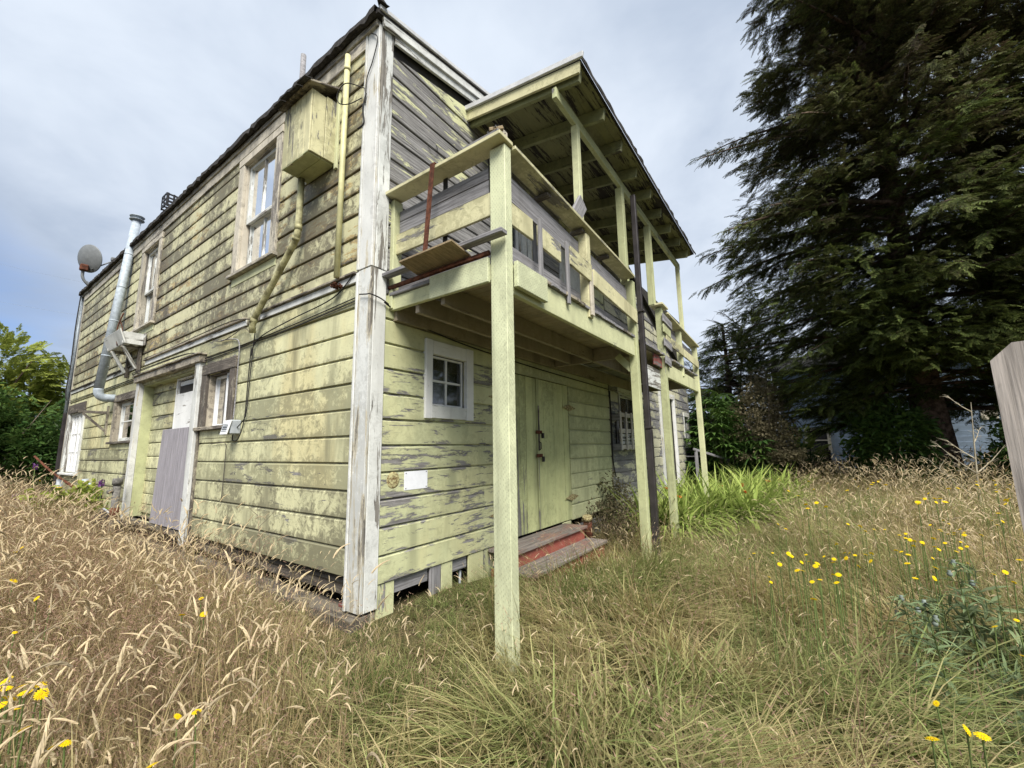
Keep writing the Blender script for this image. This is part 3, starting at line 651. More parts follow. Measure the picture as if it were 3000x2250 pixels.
# ---- double barn door under the balcony
bd = thing_bd = put('door', box_mesh(2.0, 1.78, 0.02), 'interior', house, frame((0, 0, 1), (1, 0, 0), (0, 1, 0), (2.693, 0.05, 1.157))); bd['label'] = 'padlocked double plank door above the red steps'
for a, b in ((1.805, 2.690), (2.698, 3.580)):
    n = 6 if a < 2 else 6; ws = [random.uniform(0.8, 1.2) for _ in range(n)]; q = a
    for k in range(n):
        wd = (b - a) * ws[k] / sum(ws); FR.box('plank', (q + 0.003, q + wd - 0.003), (-0.022, 0.004 + random.uniform(0, 0.007)), (0.165, 2.150), 'door', bd, 0.003); q += wd
FR.box('meeting_strip', (2.640, 2.688), (0.011, 0.026), (0.17, 2.15), 'door', bd)
FR.box('hasp', (2.655, 2.685), (0.027, 0.040), (1.18, 1.78), 'dark_trim', bd)
for z in (1.40, 1.09): 
    FR.box('latch', (2.60, 2.74), (0.026, 0.044), (z, z + 0.045), 'rust', bd); FR.box('padlock', (2.70, 2.74), (0.045, 0.075), (z - 0.06, z + 0.01), 'black_iron', bd)
tube('door_pull', [FR.P(2.66, 0.03, 1.30), FR.P(2.66, 0.065, 1.28), FR.P(2.66, 0.065, 1.20), FR.P(2.66, 0.03, 1.18)], 0.007, 'black_iron', bd)
def strap_hinge(x, z, s):
    vs = [FR.P(x, 0.026, z - 0.05), FR.P(x, 0.026, z + 0.05), FR.P(x + s * 0.21, 0.026, z), FR.P(x, 0.031, z - 0.05), FR.P(x, 0.031, z + 0.05), FR.P(x + s * 0.21, 0.031, z)]
    put('hinge', mesh_of(vs, [(0, 1, 2), (5, 4, 3), (0, 3, 4, 1), (1, 4, 5, 2), (2, 5, 3, 0)], 'hinge'), 'rusty_yellow', bd)
for z in (0.48, 1.81):
    for s in (-1, 1): strap_hinge(1.795 + s * 0.006, z, s); strap_hinge(3.59 + s * 0.006, z, s)

# ---- crawl-space skirting
skirt = put('skirting', mesh_of([FR.P(u, dd, z) for dd in (-0.60, -0.64) for u, z in ((0.1, -0.4), (3.5, -0.4), (3.5, 0.14), (0.1, 0.14))], [(0, 1, 2, 3), (7, 6, 5, 4), (0, 4, 5, 1), (1, 5, 6, 2), (2, 6, 7, 3), (3, 7, 4, 0)], 'skirting'), 'interior', house)  # near-black sheet set back to paint the crawl-space gaps dark
FR.box('sill_beam', (0.13, 1.55), (-0.13, -0.04), (0.04, 0.15), 'dark_trim', skirt)
for a, b, m_, z0 in ((0.135, 0.31, 'right_lower', -0.34), (0.72, 0.86, 'grey_wood', -0.33), (0.865, 1.015, 'right_lower', -0.33), (1.255, 1.49, 'right_lower', -0.36), (1.505, 1.80, 'right_lower', -0.34), (3.30, 3.55, 'right_lower', -0.3)):
    FR.box('skirting_board', (a, b), (-0.012, 0.012), (z0, 0.150), m_, skirt)
FR.box('skirting_board', (1.02, 1.25), (-0.030, -0.014), (0.03, 0.145), 'grey_wood', skirt)
FR.box('skirting_board', (0.32, 0.715), (-0.032, -0.016), (0.035, 0.145), 'grey_wood', skirt)
FR.box('skirting_board', (3.56, 11.8), (-0.02, 0.006), (-0.3, 0.058), 'grey_wall', skirt)
tube('pipe', [FR.P(1.19, -0.05, 0.01), FR.P(1.19, -0.05, -0.16), FR.P(1.03, -0.055, -0.14)], 0.014, 'grey_plastic', skirt)
FL.box('sill_beam', (0.15, 11.6), (-0.10, -0.03), (0.06, 0.20), 'dark_trim', skirt)
FL.box('footing', (-0.02, 11.6), (-0.12, 0.10), (-0.45, -0.04), 'dark_trim', skirt)
FL.box('red_rag', (0.22, 0.34), (-0.08, -0.03), (-0.04, -0.015), 'old_red', skirt)

# ------------------------------------------------------------------ balcony
YB = -1.303
deck = put('balcony', box_mesh(6.75, 0.06, 0.185), 'joist', house, frame((1, 0, 0), (0, 1, 0), (0, 0, 1), (3.6, -0.032, 2.455))); deck['label'] = 'sagging lime green timber balcony on tall posts'
B = deck
x = 0.16
while x < 6.95:        # deck planks run out from the wall
    wd = random.uniform(0.128, 0.142); 
    block('deck_plank', (x, x + wd - 0.004), ((-1.312 + random.uniform(-0.012, 0.012)) if x > 0.262 and not 2.87 < x < 3.2 and not 4.23 < x < 4.47 and x < 6.75 else -1.155, -0.03), (2.575, 2.607), 'grey_wood' if random.random() < 0.8 else 'dark_trim', B, 0.003); x += wd
x = 0.20
while x < 6.9:         # ceiling boards under the joists' outer bays
    block('ceiling_board', (x, x + 0.086), (-1.235, -0.66), (2.552, 2.570), 'joist', B, 0.003); x += 0.089
for y, x0, x1 in ((-0.65, 0.20, 3.10), (-0.33, 0.22, 3.08), (-0.65, 3.16, 6.9)): block('joist', (x0, x1), (y - 0.022, y + 0.022), (2.375, 2.548), 'joist', B)
for x0, y0, y1 in ((3.105, -1.235, -0.675), (3.105, -0.625, -0.07), (4.45, -1.235, -0.675), (6.9, -1.235, -0.07)): block('header', (x0, x0 + 0.045), (y0, y1), (2.370, 2.548), 'joist', B)
beam('brace', (3.0, -1.05, 2.38), (3.05, -1.22, 2.18), 0.03, 0.09, 'lime_dull', B)
# end beam, incised patches, front beam
block('end_beam', (0.180, 0.222), (-1.155, -0.004), (2.447, 2.572), 'lime', B)
block('patch_board', (0.146, 0.178), (-1.158, -0.55), (2.425, 2.618), 'incised', B)
block('patch_board', (0.264, 0.700), (-1.345, -1.306), (2.382, 2.582), 'incised', B)
block('front_beam', (0.27, 3.00), (-1.285, -1.242), (2.345, 2.572), 'lime', B)
block('front_beam', (4.50, 6.88), (-1.290, -1.245), (2.265, 2.495), 'lime', B)
# posts
pst = block('post', (0.176, 0.262), (-1.304, -1.162), (-0.40, 3.498), 'incised', B); pst['label'] = 'front corner post with incised timber'
block('post', (3.015, 3.110), (-1.305, -1.205), (-0.40, 3.36), 'lime_dull', B)
block('post', (4.365, 4.465), (-1.305, -1.205), (-0.40, 3.36), 'lime_dull', B)
block('post', (6.89, 6.985), (-1.305, -1.210), (-0.40, 3.20), 'lime', B)
block('half_post', (0.164, 0.262), (-0.066, -0.006), (2.46, 3.505), 'lime', B)
block('rail_post', (1.60, 1.695), (-1.306, -1.215), (2.50, 3.40), 'lime_worn', B)
block('rail_post', (5.56, 5.65), (-1.306, -1.215), (2.42, 3.24), 'lime', B)
beam('post_splice', (1.648, -1.318, 2.52), (1.648, -1.318, 3.00), 0.07, 0.022, 'cream', B, (0, -1, 0))
# top rails
beam('top_rail', (0.175, 0.0, 3.535), (0.175, -1.325, 3.530), 0.175, 0.034, 'lime_worn', B)
beam('top_rail', (0.268, -1.255, 3.507), (3.02, -1.255, 3.402), 0.175, 0.034, 'lime_worn', B)
beam('top_rail', (4.28, -1.25, 3.40), (4.62, -1.25, 3.395), 0.20, 0.034, 'lime_worn', B)
beam('top_rail', (4.63, -1.255, 3.33), (7.05, -1.255, 3.235), 0.175, 0.034, 'lime_worn', B)
block('rail_patch', (0.10, 0.20), (-1.30, -0.95), (3.552, 3.578), 'grey_wood', B)
for xx in (0.86, 1.56, 2.22): beam('rail_block', (xx, -1.30, 3.468 - 0.038 * xx), (xx, -1.16, 3.468 - 0.038 * xx), 0.07, 0.030, 'dark_trim', B)
# boards of the left end
for zr, m_, xx, y0 in (((3.305, 3.405), 'grey_wood', 0.224, -0.07), ((3.185, 3.300), 'grey_wood', 0.224, -0.07), ((2.972, 3.165), 'lime_worn', 0.196, -0.03), ((2.615, 2.705), 'grey_wood', 0.226, -0.07)):
    block('end_board', (xx, xx + 0.024), (-1.16, y0), zr, m_, B)
beam('ledge_strip', (0.115, 0.0, 2.748), (0.115, -1.335, 2.750), 0.075, 0.034, 'grey_wood', B)
# boards of the front rail
def rail_run(x0, x1, za, zb, h, y, m_, t=0.024): beam('rail_board', (x0, y, za), (x1, y, zb), t, h, m_, B)
rail_run(0.27, 1.595, 3.262, 3.210, 0.215, -1.208, 'grey_wood'); rail_run(1.70, 3.01, 3.206, 3.152, 0.21, -1.208, 'grey_wood')
rail_run(0.268, 0.612, 2.995, 2.998, 0.185, -1.262, 'lime_worn'); rail_run(0.70, 1.098, 2.997, 2.985, 0.185, -1.262, 'lime_worn'); rail_run(1.18, 1.655, 2.985, 2.965, 0.19, -1.318, 'lime_worn'); rail_run(1.70, 3.06, 2.945, 2.865, 0.18, -1.318, 'lime_worn')
rail_run(0.27, 1.595, 2.722, 2.705, 0.125, -1.20, 'grey_wood'); rail_run(1.70, 3.01, 2.70, 2.675, 0.125, -1.20, 'grey_wood')
for xx in (0.655, 1.14): beam('slat', (xx, -1.312, 2.50), (xx, -1.312, 3.10), 0.05, 0.022, 'grey_wood', B, (0, -1, 0))
rail_run(4.47, 5.555, 3.10, 3.07, 0.17, -1.21, 'grey_wood'); rail_run(5.655, 6.885, 3.07, 3.03, 0.17, -1.21, 'grey_wood')
rail_run(4.47, 5.65, 2.875, 2.86, 0.15, -1.318, 'lime_worn'); rail_run(5.66, 6.90, 2.855, 2.83, 0.15, -1.318, 'lime_worn')
rail_run(4.47, 5.555, 2.62, 2.61, 0.12, -1.20, 'grey_wood'); rail_run(5.655, 6.885, 2.61, 2.60, 0.12, -1.20, 'grey_wood')
for zz, m_, L in ((3.19, 'grey_wood', 0.52), (3.02, 'lime_dull', 0.40), (2.80, 'grey_wood', 0.42), (2.52, 'grey_wood', 0.30)):
    beam('nailed_board', (4.33, -1.322 - random.uniform(0, 0.006), zz), (4.33 + L, -1.326, zz - 0.03), 0.022, 0.13, m_, B)
block('red_panel', (3.95, 4.36), (-1.26, -1.235), (2.39, 2.56), 'old_red', B); block('white_panel', (3.5, 4.36), (-1.22, -1.20), (2.05, 2.36), 'white_worn', B)
for zz in (3.62, 3.50): block('stair_slat', (3.72, 4.05), (-0.78, -0.75), (zz, zz + 0.07), 'grey_wood', B)
# the balcony's own roof
def rz(y): return 5.155 - 0.145 * (-y)
broof = put('balcony_roof', mesh_of([(1.22, 0.0, rz(0) + 0.05), (1.22, -1.50, rz(-1.5) + 0.05), (6.42, -1.50, rz(-1.5) + 0.05), (6.42, 0.0, rz(0) + 0.05),
                                    (1.22, 0.0, rz(0) + 0.075), (1.22, -1.50, rz(-1.5) + 0.075), (6.42, -1.50, rz(-1.5) + 0.075), (6.42, 0.0, rz(0) + 0.075)],
                                   [(0, 3, 2, 1), (4, 5, 6, 7), (0, 1, 5, 4), (1, 2, 6, 5), (2, 3, 7, 6), (3, 0, 4, 7)], 'balcony_roof'), 'asphalt_roof', house)
broof['label'] = 'shallow shed roof over the balcony with open rafters'
y = -0.01
while y > -1.47:       # soffit boards run along the wall
    wd = random.uniform(0.095, 0.115); y2 = y - wd + 0.004
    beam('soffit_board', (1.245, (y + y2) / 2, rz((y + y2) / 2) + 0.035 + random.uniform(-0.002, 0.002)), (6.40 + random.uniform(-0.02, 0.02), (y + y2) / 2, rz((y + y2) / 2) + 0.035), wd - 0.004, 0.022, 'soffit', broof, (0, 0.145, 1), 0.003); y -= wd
for k in range(9):
    x = 1.30 + 0.60 * k + (random.uniform(-0.02, 0.02) if 0 < k < 8 else 0)
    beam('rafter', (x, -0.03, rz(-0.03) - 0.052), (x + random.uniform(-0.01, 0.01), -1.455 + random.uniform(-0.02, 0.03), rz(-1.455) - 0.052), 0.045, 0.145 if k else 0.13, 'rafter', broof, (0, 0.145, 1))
beam('rake_board', (1.232, 0.0, rz(0) - 0.01), (1.232, -1.49, rz(-1.49) - 0.01), 0.028, 0.125, 'lime_worn', broof, (0, 0.145, 1))
beam('drip_edge', (1.205, 0.02, rz(0) + 0.085), (1.205, -1.54, rz(-1.54) + 0.095), 0.03, 0.062, 'metal_edge', broof, (0, 0.145, 1))
beam('plate', (1.215, -1.20, rz(-1.2) - 0.185), (6.38, -1.20, rz(-1.2) - 0.20), 0.05, 0.12, 'lime_dull', broof)
for x, w_, zb in ((1.66, 0.075, 3.42), (3.03, 0.095, 3.36), (4.27, 0.095, 3.40), (6.22, 0.07, 3.25)): block('roof_post', (x, x + w_), (-1.235, -1.235 + w_), (zb, rz(-1.2) - 0.247), 'lime' if x < 2 or x > 6 else 'lime_dull', broof)
put('roofing_edge', mesh_of([p for i in range(60) for p in ((1.2 + 5.24 * i / 59, -1.50, rz(-1.5) + 0.085), (1.2 + 5.24 * i / 59, -1.535 + random.uniform(-0.01, 0.01), rz(-1.5) + 0.07), (1.2 + 5.24 * i / 59, -1.53, rz(-1.5) + 0.025 + random.uniform(-0.025, 0.01)))],
                            [q for i in range(59) for q in ((3 * i, 3 * i + 1, 3 * i + 4, 3 * i + 3), (3 * i + 1, 3 * i + 2, 3 * i + 5, 3 * i + 4))], 'edge'), 'asphalt_roof', broof)

# ------------------------------------------------------------------ things fixed to the house
# plywood shelf hung from the rail by rusty straps
sh = tag(put('plywood_shelf', mesh_of([(-0.045, -0.40, 2.712), (-0.055, -0.985, 2.712), (0.185, -0.965, 2.686), (0.185, -0.375, 2.686), (-0.045, -0.40, 2.726), (-0.055, -0.985, 2.726), (0.185, -0.965, 2.700), (0.185, -0.375, 2.700)],
                       [(0, 3, 2, 1), (4, 5, 6, 7), (0, 1, 5, 4), (1, 2, 6, 5), (2, 3, 7, 6), (3, 0, 4, 7)], 'shelf'), 'brown_ply'), 'brown plywood shelf hung on rusty straps outside the balcony end', 'shelf')
beam('strap', (0.076, -0.56, 2.70), (0.076, -0.645, 3.562), 0.05, 0.008, 'rust', sh, (-1, 0, 0), 0.001)
beam('strap', (0.076, -0.645, 3.558), (0.22, -0.65, 3.556), 0.05, 0.006, 'rust', sh, (0, 0, 1), 0.001)
block('strap', (0.236, 0.244), (-0.66, -0.61), (2.70, 3.53), 'black_iron', sh, 0.001)
rp = tag(put('rusty_pipe', tube_mesh([(0.165, -0.01, 2.653), (0.165, -1.158, 2.655)], 0.020, 10), 'rust'), 'long rusty pipe lying along the balcony end beam', 'pipe')
ch = tag(put('hanging_chain', tube_mesh(smooth_path([(0.215, -1.12, 3.47), (0.218, -1.13, 3.2), (0.23, -1.135, 2.85)], 8), [0.008 if i % 2 else 0.004 for i in range(17)], 6), 'black_iron'), 'thin black chain hanging inside the front corner post', 'chain')
db = thing('debris_pile', (0.18, -1.26, 3.55), 'scraps of leaf and split wood on the rail corner', 'debris')
block('wood_scrap', (0.17, 0.25), (-1.285, -1.245), (3.583, 3.64), 'cream', db)
beam('wood_scrap', (0.10, -1.22, 3.595), (0.17, -1.30, 3.62), 0.03, 0.03, 'brown_ply', db)
def clump_mesh(n, r, seed, size):
    g = random.Random(seed); vs, fs = [], []
    for _ in range(n):
        p = Vector((g.uniform(-r, r), g.uniform(-r, r), abs(g.gauss(0, r * 0.4)))); a = Vector((g.gauss(0, 1), g.gauss(0, 1), g.gauss(0, 1))).normalized() * size; b = Vector((g.gauss(0, 1), g.gauss(0, 1), g.gauss(0, 1))).normalized() * size * 0.6
        k = len(vs); vs += [p - a, p + b, p + a, p - b]; fs.append((k, k + 1, k + 2, k + 3))
    return mesh_of(vs, fs, 'clump')
put('dead_leaves', clump_mesh(60, 0.07, 3, 0.014), 'black_iron', db, Matrix.Translation((0.15, -1.24, 3.585)))
put('dead_leaves', clump_mesh(40, 0.05, 4, 0.014), 'brown_ply', db, Matrix.Translation((0.32, -1.26, 3.53)))
tag(beam('wood_block', (1.43, -1.275, 3.50), (1.60, -1.285, 3.74), 0.035, 0.17, 'grey_wood', None, (-0.8, 0, 0.56)), 'square offcut leaning against the second roof post on the rail', 'wood block')
# downspout on the second post
ds = thing('downspout', (3.16, -1.36, -0.3), 'dark brown metal downspout running down the second post', 'downspout')
block('pipe', (3.13, 3.195), (-1.375, -1.308), (1.40, 4.62), 'dark_metal', ds, 0.008); block('pipe', (3.12, 3.205), (-1.385, -1.306), (-0.33, 1.42), 'dark_metal', ds, 0.008)
for z in (2.95, 1.43): block('bracket', (3.112, 3.213), (-1.388, -1.304), (z, z + 0.025), 'dark_metal', ds, 0.002)

# vent box with its pipes
vb = thing('vent_box', (-0.15, 0.87, 4.06), 'boxed-in lime vent cupboard with a shingle lid high on the side wall', 'vent box')
for k in range(5):
    y0 = 0.62 + k * 0.102; block('front_board', (-0.300, -0.282), (y0 + 0.003, y0 + 0.099), (4.035 - 0.012 * (k % 2), 4.70), 'lime_worn', vb)
for k in range(2): block('side_board', (-0.281 + 0.132 * k, -0.153 + 0.132 * k), (0.620 - 0.003 * k, 0.640), (4.04, 4.70 + 0.02 * k), 'lime_worn', vb)
block('side_board', (-0.281, -0.02), (1.110, 1.128), (4.04, 4.72), 'lime', vb)
for k in range(2): block('bottom_board', (-0.30 + k * 0.137, -0.166 + k * 0.137), (0.642, 1.108), (4.028, 4.046), 'lime_dull', vb)
block('corner_strip', (-0.045, -0.02), (0.575, 0.620), (3.98, 4.86), 'lime', vb)
beam('lid_board', (-0.35, 0.87, 4.715), (-0.02, 0.87, 4.86), 0.62, 0.022, 'dark_trim', vb)
for k in range(4): beam('shingle', (-0.372 + 0.01 * (k % 2), 0.555 + 0.155 * k, 4.722), (-0.372 + 0.01 * (k % 2), 0.555 + 0.155 * k + 0.15, 4.722), 0.09, 0.012, 'asphalt_roof', vb, (-0.4, 0, 1))
def bent_pipe(name, pts, r, mat, label, cat='pipe', collars=()):
    t = thing(name, pts[-1], label, cat)
    tube('pipe', pts, r, mat, t, 12)
    for p, q in collars: tube('collar', [p, q], r * 1.16, mat, t, 12)
    return t
bent_pipe('drain_pipe', [(-0.085, 0.395, 5.10), (-0.085, 0.402, 3.9), (-0.085, 0.405, 2.78)], 0.026, 'lime_pipe', 'straight lime pipe running down beside the white corner board', 'pipe', [((-0.085, 0.394, 4.93), (-0.085, 0.394, 4.97))])
tag(put('pipe_fitting', clump_mesh(70, 0.04, 9, 0.02), 'rust', None, Matrix.Translation((-0.075, 0.41, 2.69))), 'rusted fitting at the foot of the straight pipe', 'fitting')
bent_pipe('drain_pipe', [(-0.115, 1.085, 4.03), (-0.115, 1.085, 3.47), (-0.115, 1.10, 3.40), (-0.115, 1.15, 3.33), (-0.115, 1.90, 2.70), (-0.115, 1.95, 2.60), (-0.10, 1.96, 2.53)], 0.032, 'lime_pipe_dirty', 'grimy drain pipe bending left below the vent box', 'pipe', [((-0.115, 1.085, 3.46), (-0.115, 1.090, 3.52)), ((-0.115, 1.11, 3.39), (-0.115, 1.13, 3.36)), ((-0.115, 1.91, 2.69), (-0.115, 1.94, 2.64))])
bent_pipe('vent_pipe', [(0.15, 1.75, 5.35), (0.15, 1.76, 6.17)], 0.032, 'grey_wood', 'short grey vent pipe standing up through the roof')

# stovepipe
sp = thing('stovepipe', (-0.27, 7.6, 2.28), 'tall galvanised stovepipe rising past the roof from an elbow', 'stovepipe')
spp = [(-0.03, 7.6, 2.27), (-0.16, 7.6, 2.265), (-0.225, 7.6, 2.285), (-0.262, 7.6, 2.34), (-0.271, 7.6, 2.43)]
tube('elbow', smooth_path(spp, 3), 0.072, 'galv', sp, 16)
tube('section', [(-0.271, 7.6, 2.43), (-0.046, 7.6, 5.87)], 0.072, 'galv', sp, 20)
for k in range(1, 5):
    t_ = k / 5 - 0.02; xa = -0.271 + 0.225 * t_; za = 2.43 + 3.44 * t_; tube('seam', [(xa, 7.6, za - 0.01), (xa + 0.0013, 7.6, za + 0.01)], 0.0745, 'galv', sp, 20)
def lathe(name, prof, loc, mat, parent, n=20, tilt=None):
    vs, fs = [], []
    for r_, z_ in prof:
        for k in range(n): q = 2 * math.pi * k / n; vs.append((r_ * math.cos(q), r_ * math.sin(q), z_))
    for i in range(len(prof) - 1):
        for k in range(n): fs.append((i * n + k, i * n + (k + 1) % n, (i + 1) * n + (k + 1) % n, (i + 1) * n + k))
    return put(name, mesh_of(vs, fs, 'lathe', True), mat, parent, Matrix.Translation(loc) @ (tilt or Matrix.Identity(4)))
lathe('cap', [(0.072, -0.02), (0.115, -0.01), (0.12, 0.0), (0.075, 0.012), (0.075, 0.05), (0.115, 0.056), (0.12, 0.068), (0.08, 0.09), (0.0, 0.10)], (-0.046, 7.6, 5.87), 'galv', sp)

# hanging planter box on brackets
pb = thing('planter_box', (-0.25, 6.55, 3.04), 'peeling slatted planter box on two wooden brackets under the far upper window', 'planter')
block('bottom', (-0.30, -0.06), (6.15, 7.02), (3.035, 3.060), 'white_worn', pb)
beam('front_board', (-0.335, 6.08, 3.16), (-0.335, 7.12, 3.16), 0.022, 0.24, 'white_worn', pb, (-0.35, 0, 1))
beam('back_board', (-0.05, 6.08, 3.16), (-0.05, 7.10, 3.16), 0.022, 0.22, 'white_worn', pb)
for y in (6.14, 7.04): beam('end_board', (-0.325, y, 3.15), (-0.06, y, 3.15), 0.022, 0.2, 'white_worn', pb)
for y in (6.25, 6.90):
    beam('bracket_post', (-0.062, y, 2.58), (-0.062, y, 3.03), 0.06, 0.05, 'dark_trim', pb, (-1, 0, 0)); beam('brace', (-0.09, y, 2.66), (-0.29, y, 3.02), 0.05, 0.045, 'white_worn', pb, (-1, 0, 0)); block('arm', (-0.31, -0.09), (y - 0.02, y + 0.02), (2.99, 3.033), 'dark_trim', pb)
tube('dead_stem', smooth_path([(-0.32, 6.45, 3.05), (-0.34, 6.47, 3.35), (-0.30, 6.40, 3.62)]), 0.010, 'rust', pb, 6)
tube('dead_stem', smooth_path([(-0.25, 6.62, 3.1), (-0.24, 6.66, 3.4), (-0.28, 6.7, 3.55)]), 0.007, 'rust', pb, 6)
# bare shelf bracket further along
br = thing('shelf_bracket', (0, 8.5, 1.8), 'bare wooden shelf bracket between the far windows', 'bracket')
beam('arm', (-0.03, 7.95, 2.02), (-0.42, 8.05, 2.03), 0.05, 0.05, 'dark_trim', br); beam('brace', (-0.03, 7.95, 1.65), (-0.36, 8.03, 2.0), 0.045, 0.04, 'dark_trim', br); beam('back_post', (-0.035, 7.95, 1.6), (-0.035, 7.95, 2.15), 0.06, 0.035, 'dark_trim', br, (-1, 0, 0))
# junction box and cables on the side wall
jb = thing('junction_box', (-0.09, 2.35, 1.42), 'small grey telephone junction box at the window corner', 'junction box')
block('box', (-0.135, -0.024), (2.235, 2.385), (1.425, 1.585), 'grey_plastic', jb, 0.012); put('lid', box_mesh(0.17, 0.165, 0.014, 0.004), 'window_white', jb, frame((0, 1, 0), (0.25, 0, 0.97), (-0.97, 0, 0.25), (-0.150, 2.31, 1.50)))
for k in range(4): block('louvre', (-0.172, -0.157), (2.25, 2.37), (1.455 + k * 0.025, 1.463 + k * 0.025), 'grey_plastic', jb, 0.001)
def cable(pts, r, label, mat='cable'): return tag(put('cable', tube_mesh(smooth_path(pts, 6), r, 6), mat), label, 'cable')
cd_ = 0.038
cable([(-cd_, 0.18, 2.52), (-cd_, 1.2, 2.47), (-cd_, 2.1, 2.45), (-cd_, 3.45, 2.43), (-0.125, 3.6, 2.54), (-0.15, 4.8, 2.55), (-0.14, 6.1, 2.54), (-cd_, 6.5, 2.5), (-cd_, 9, 2.5), (-cd_, 11.6, 2.5)], 0.006, 'long black cable running level along the side wall over the door header')
cable([(-cd_, 0.18, 2.55), (-cd_, 1.2, 2.50), (-cd_, 2.1, 2.475), (-cd_, 3.4, 2.46), (-0.14, 3.7, 2.545), (-0.145, 5.2, 2.57), (-0.14, 6.2, 2.56), (-cd_, 6.6, 2.53), (-cd_, 11.6, 2.54)], 0.006, 'thinner black cable strapped above the long level cable')
cable([(-0.05, 0.19, 2.78), (-0.05, 0.5, 2.62), (-0.05, 1.2, 2.56), (-0.05, 1.8, 2.5), (-0.05, 2.02, 2.42), (-0.05, 2.08, 2.3)], 0.006, 'black cable sagging from the corner board to the pipe foot')
cable([(-0.045, 2.03, 2.62), (-0.045, 2.06, 2.3), (-0.045, 2.08, 1.9), (-0.045, 2.11, 1.62), (-0.07, 2.23, 1.5)], 0.006, 'black cable dropping from the drain pipe to the junction box')
cable([(-0.045, 2.10, 2.40), (-0.045, 2.115, 2.0), (-0.045, 2.13, 1.6), (-0.06, 2.2, 1.38), (-0.06, 2.34, 1.36), (-0.08, 2.3, 1.42)], 0.006, 'looping cable hanging under the junction box')
cable([(-0.045, 2.95, 2.62), (-0.045, 2.6, 2.58), (-0.045, 2.42, 2.5), (-0.045, 2.40, 2.2), (-0.045, 2.40, 1.8), (-0.06, 2.37, 1.6)], 0.007, 'grey conduit bending down beside the sliding window', 'grey_wood')
cable([(-0.05, 6.0, 2.81), (-0.05, 5.0, 2.80), (-0.06, 3.6, 2.81), (-0.07, 2.6, 2.80), (-0.05, 2.15, 2.74)], 0.007, 'old wire lying along the top of the belt course', 'dark_trim')
cable([(-0.05, 3.2, 2.66), (-0.055, 2.9, 2.60), (-0.05, 2.6, 2.63), (-0.06, 2.3, 2.66), (-0.05, 2.15, 2.58)], 0.005, 'frayed wire hanging under the belt course', 'dark_trim')
cable([(0.10, -0.045, 2.50), (0.4, -0.05, 2.40), (1.0, -0.06, 2.33), (1.8, -0.05, 2.30), (2.8, -0.05, 2.28), (4.0, -0.05, 2.27), (5.2, -0.05, 2.26)], 0.008, 'black cable sagging along the wall under the balcony')
cable([(-0.05, 0.10, 2.56), (-0.05, 0.0, 2.54), (-0.05, -0.052, 2.53), (0.05, -0.055, 2.52), (0.14, -0.055, 2.49)], 0.006, 'black cable wrapped around the corner boards')
cable([(-0.05, 0.08, 5.18), (-0.055, -0.03, 5.05), (-0.05, 0.04, 4.85), (-0.05, 0.12, 4.7), (-0.05, 0.13, 4.45)], 0.005, 'loose wire trailing down the top of the corner board')
cable([(-0.05, 0.15, 4.62), (-0.15, 0.30, 4.68), (-0.16, 0.42, 4.62), (-0.15, 0.40, 4.52), (-0.12, 0.28, 4.47), (-0.06, 0.17, 4.52)], 0.005, 'wire loop around the straight pipe near the roof')
cable([(-0.05, 0.12, 4.55), (-0.06, 0.15, 4.4), (-0.05, 0.14, 4.25), (-0.07, 0.20, 4.2)], 0.008, 'bunched wire end hanging on the corner board')
cable([(-0.04, 2.98, 1.33), (-0.04, 2.60, 1.335), (-0.04, 2.55, 1.2), (-0.04, 2.56, 0.7)], 0.004, 'thin wire running down the lower side wall', 'dark_trim')
cable([(5.25, -0.04, 2.24), (5.26, -0.04, 1.6), (5.24, -0.04, 1.0), (5.32, -0.05, 0.66)], 0.010, 'black cable dropping down the joint with the grey wall')
# notice, enamel plate
nt_ = tag(put('paper_notice', box_mesh(0.275, 0.160, 0.004, 0.001), 'paper', None, frame((1, 0, 0), (0, 0, 1), (0, -1, 0), (0.518, -0.026, 0.950))), 'faded white paper notice tacked beside the corner board', 'notice')
for dx, dz in ((-0.12, 0.065), (0.12, 0.07), (-0.12, -0.065), (0.12, -0.065)): put('tack', box_mesh(0.008, 0.008, 0.004, 0.001), 'black_iron', nt_, frame((1, 0, 0), (0, 0, 1), (0, -1, 0), (0.518 + dx, -0.030, 0.950 + dz)))
lathe('rusted_disc', [(0.0, 0.006), (0.055, 0.006), (0.068, 0.004), (0.072, 0.0)], (0.26, -0.022, 0.965), 'rusty_yellow', None, 18, Matrix.Rotation(math.pi / 2, 4, 'X'))
tag(bpy.data.objects['rusted_disc'], 'round rusted yellow disc nailed left of the paper notice', 'disc')
tag(put('wire_hook', tube_mesh(smooth_path([(0.60, -0.03, 4.36), (0.66, -0.06, 4.32), (0.72, -0.05, 4.36), (0.71, -0.04, 4.42)]), 0.005, 6), 'black_iron'), 'small wire hook on the bare upper gable boards', 'hook')

# satellite dish
sd = thing('satellite_dish', (0.1, 11.3, 5.28), 'grey satellite dish on a bent pole at the far roof corner', 'satellite dish')
tube('pole', smooth_path([(0.16, 11.3, 5.26), (-0.06, 11.3, 5.42), (-0.17, 11.3, 5.58), (-0.18, 11.3, 5.78)]), 0.032, 'dish', sd, 10)
fwd = Vector((0.86, 0.46, 0.22)).normalized(); upv = Vector((0, 0, 1)); xv = upv.cross(fwd).normalized(); yv = fwd.cross(xv)
lathe('reflector', [(0.0, -0.055), (0.12, -0.048), (0.24, -0.022), (0.335, 0.012), (0.35, 0.02), (0.35, 0.03), (0.33, 0.022), (0.24, -0.012), (0.12, -0.038), (0.0, -0.045)], (-0.12, 11.25, 6.08), 'dish', sd, 28, Matrix(((xv.x, yv.x, fwd.x, 0), (xv.y, yv.y, fwd.y, 0), (xv.z, yv.z, fwd.z, 0), (0, 0, 0, 1))))
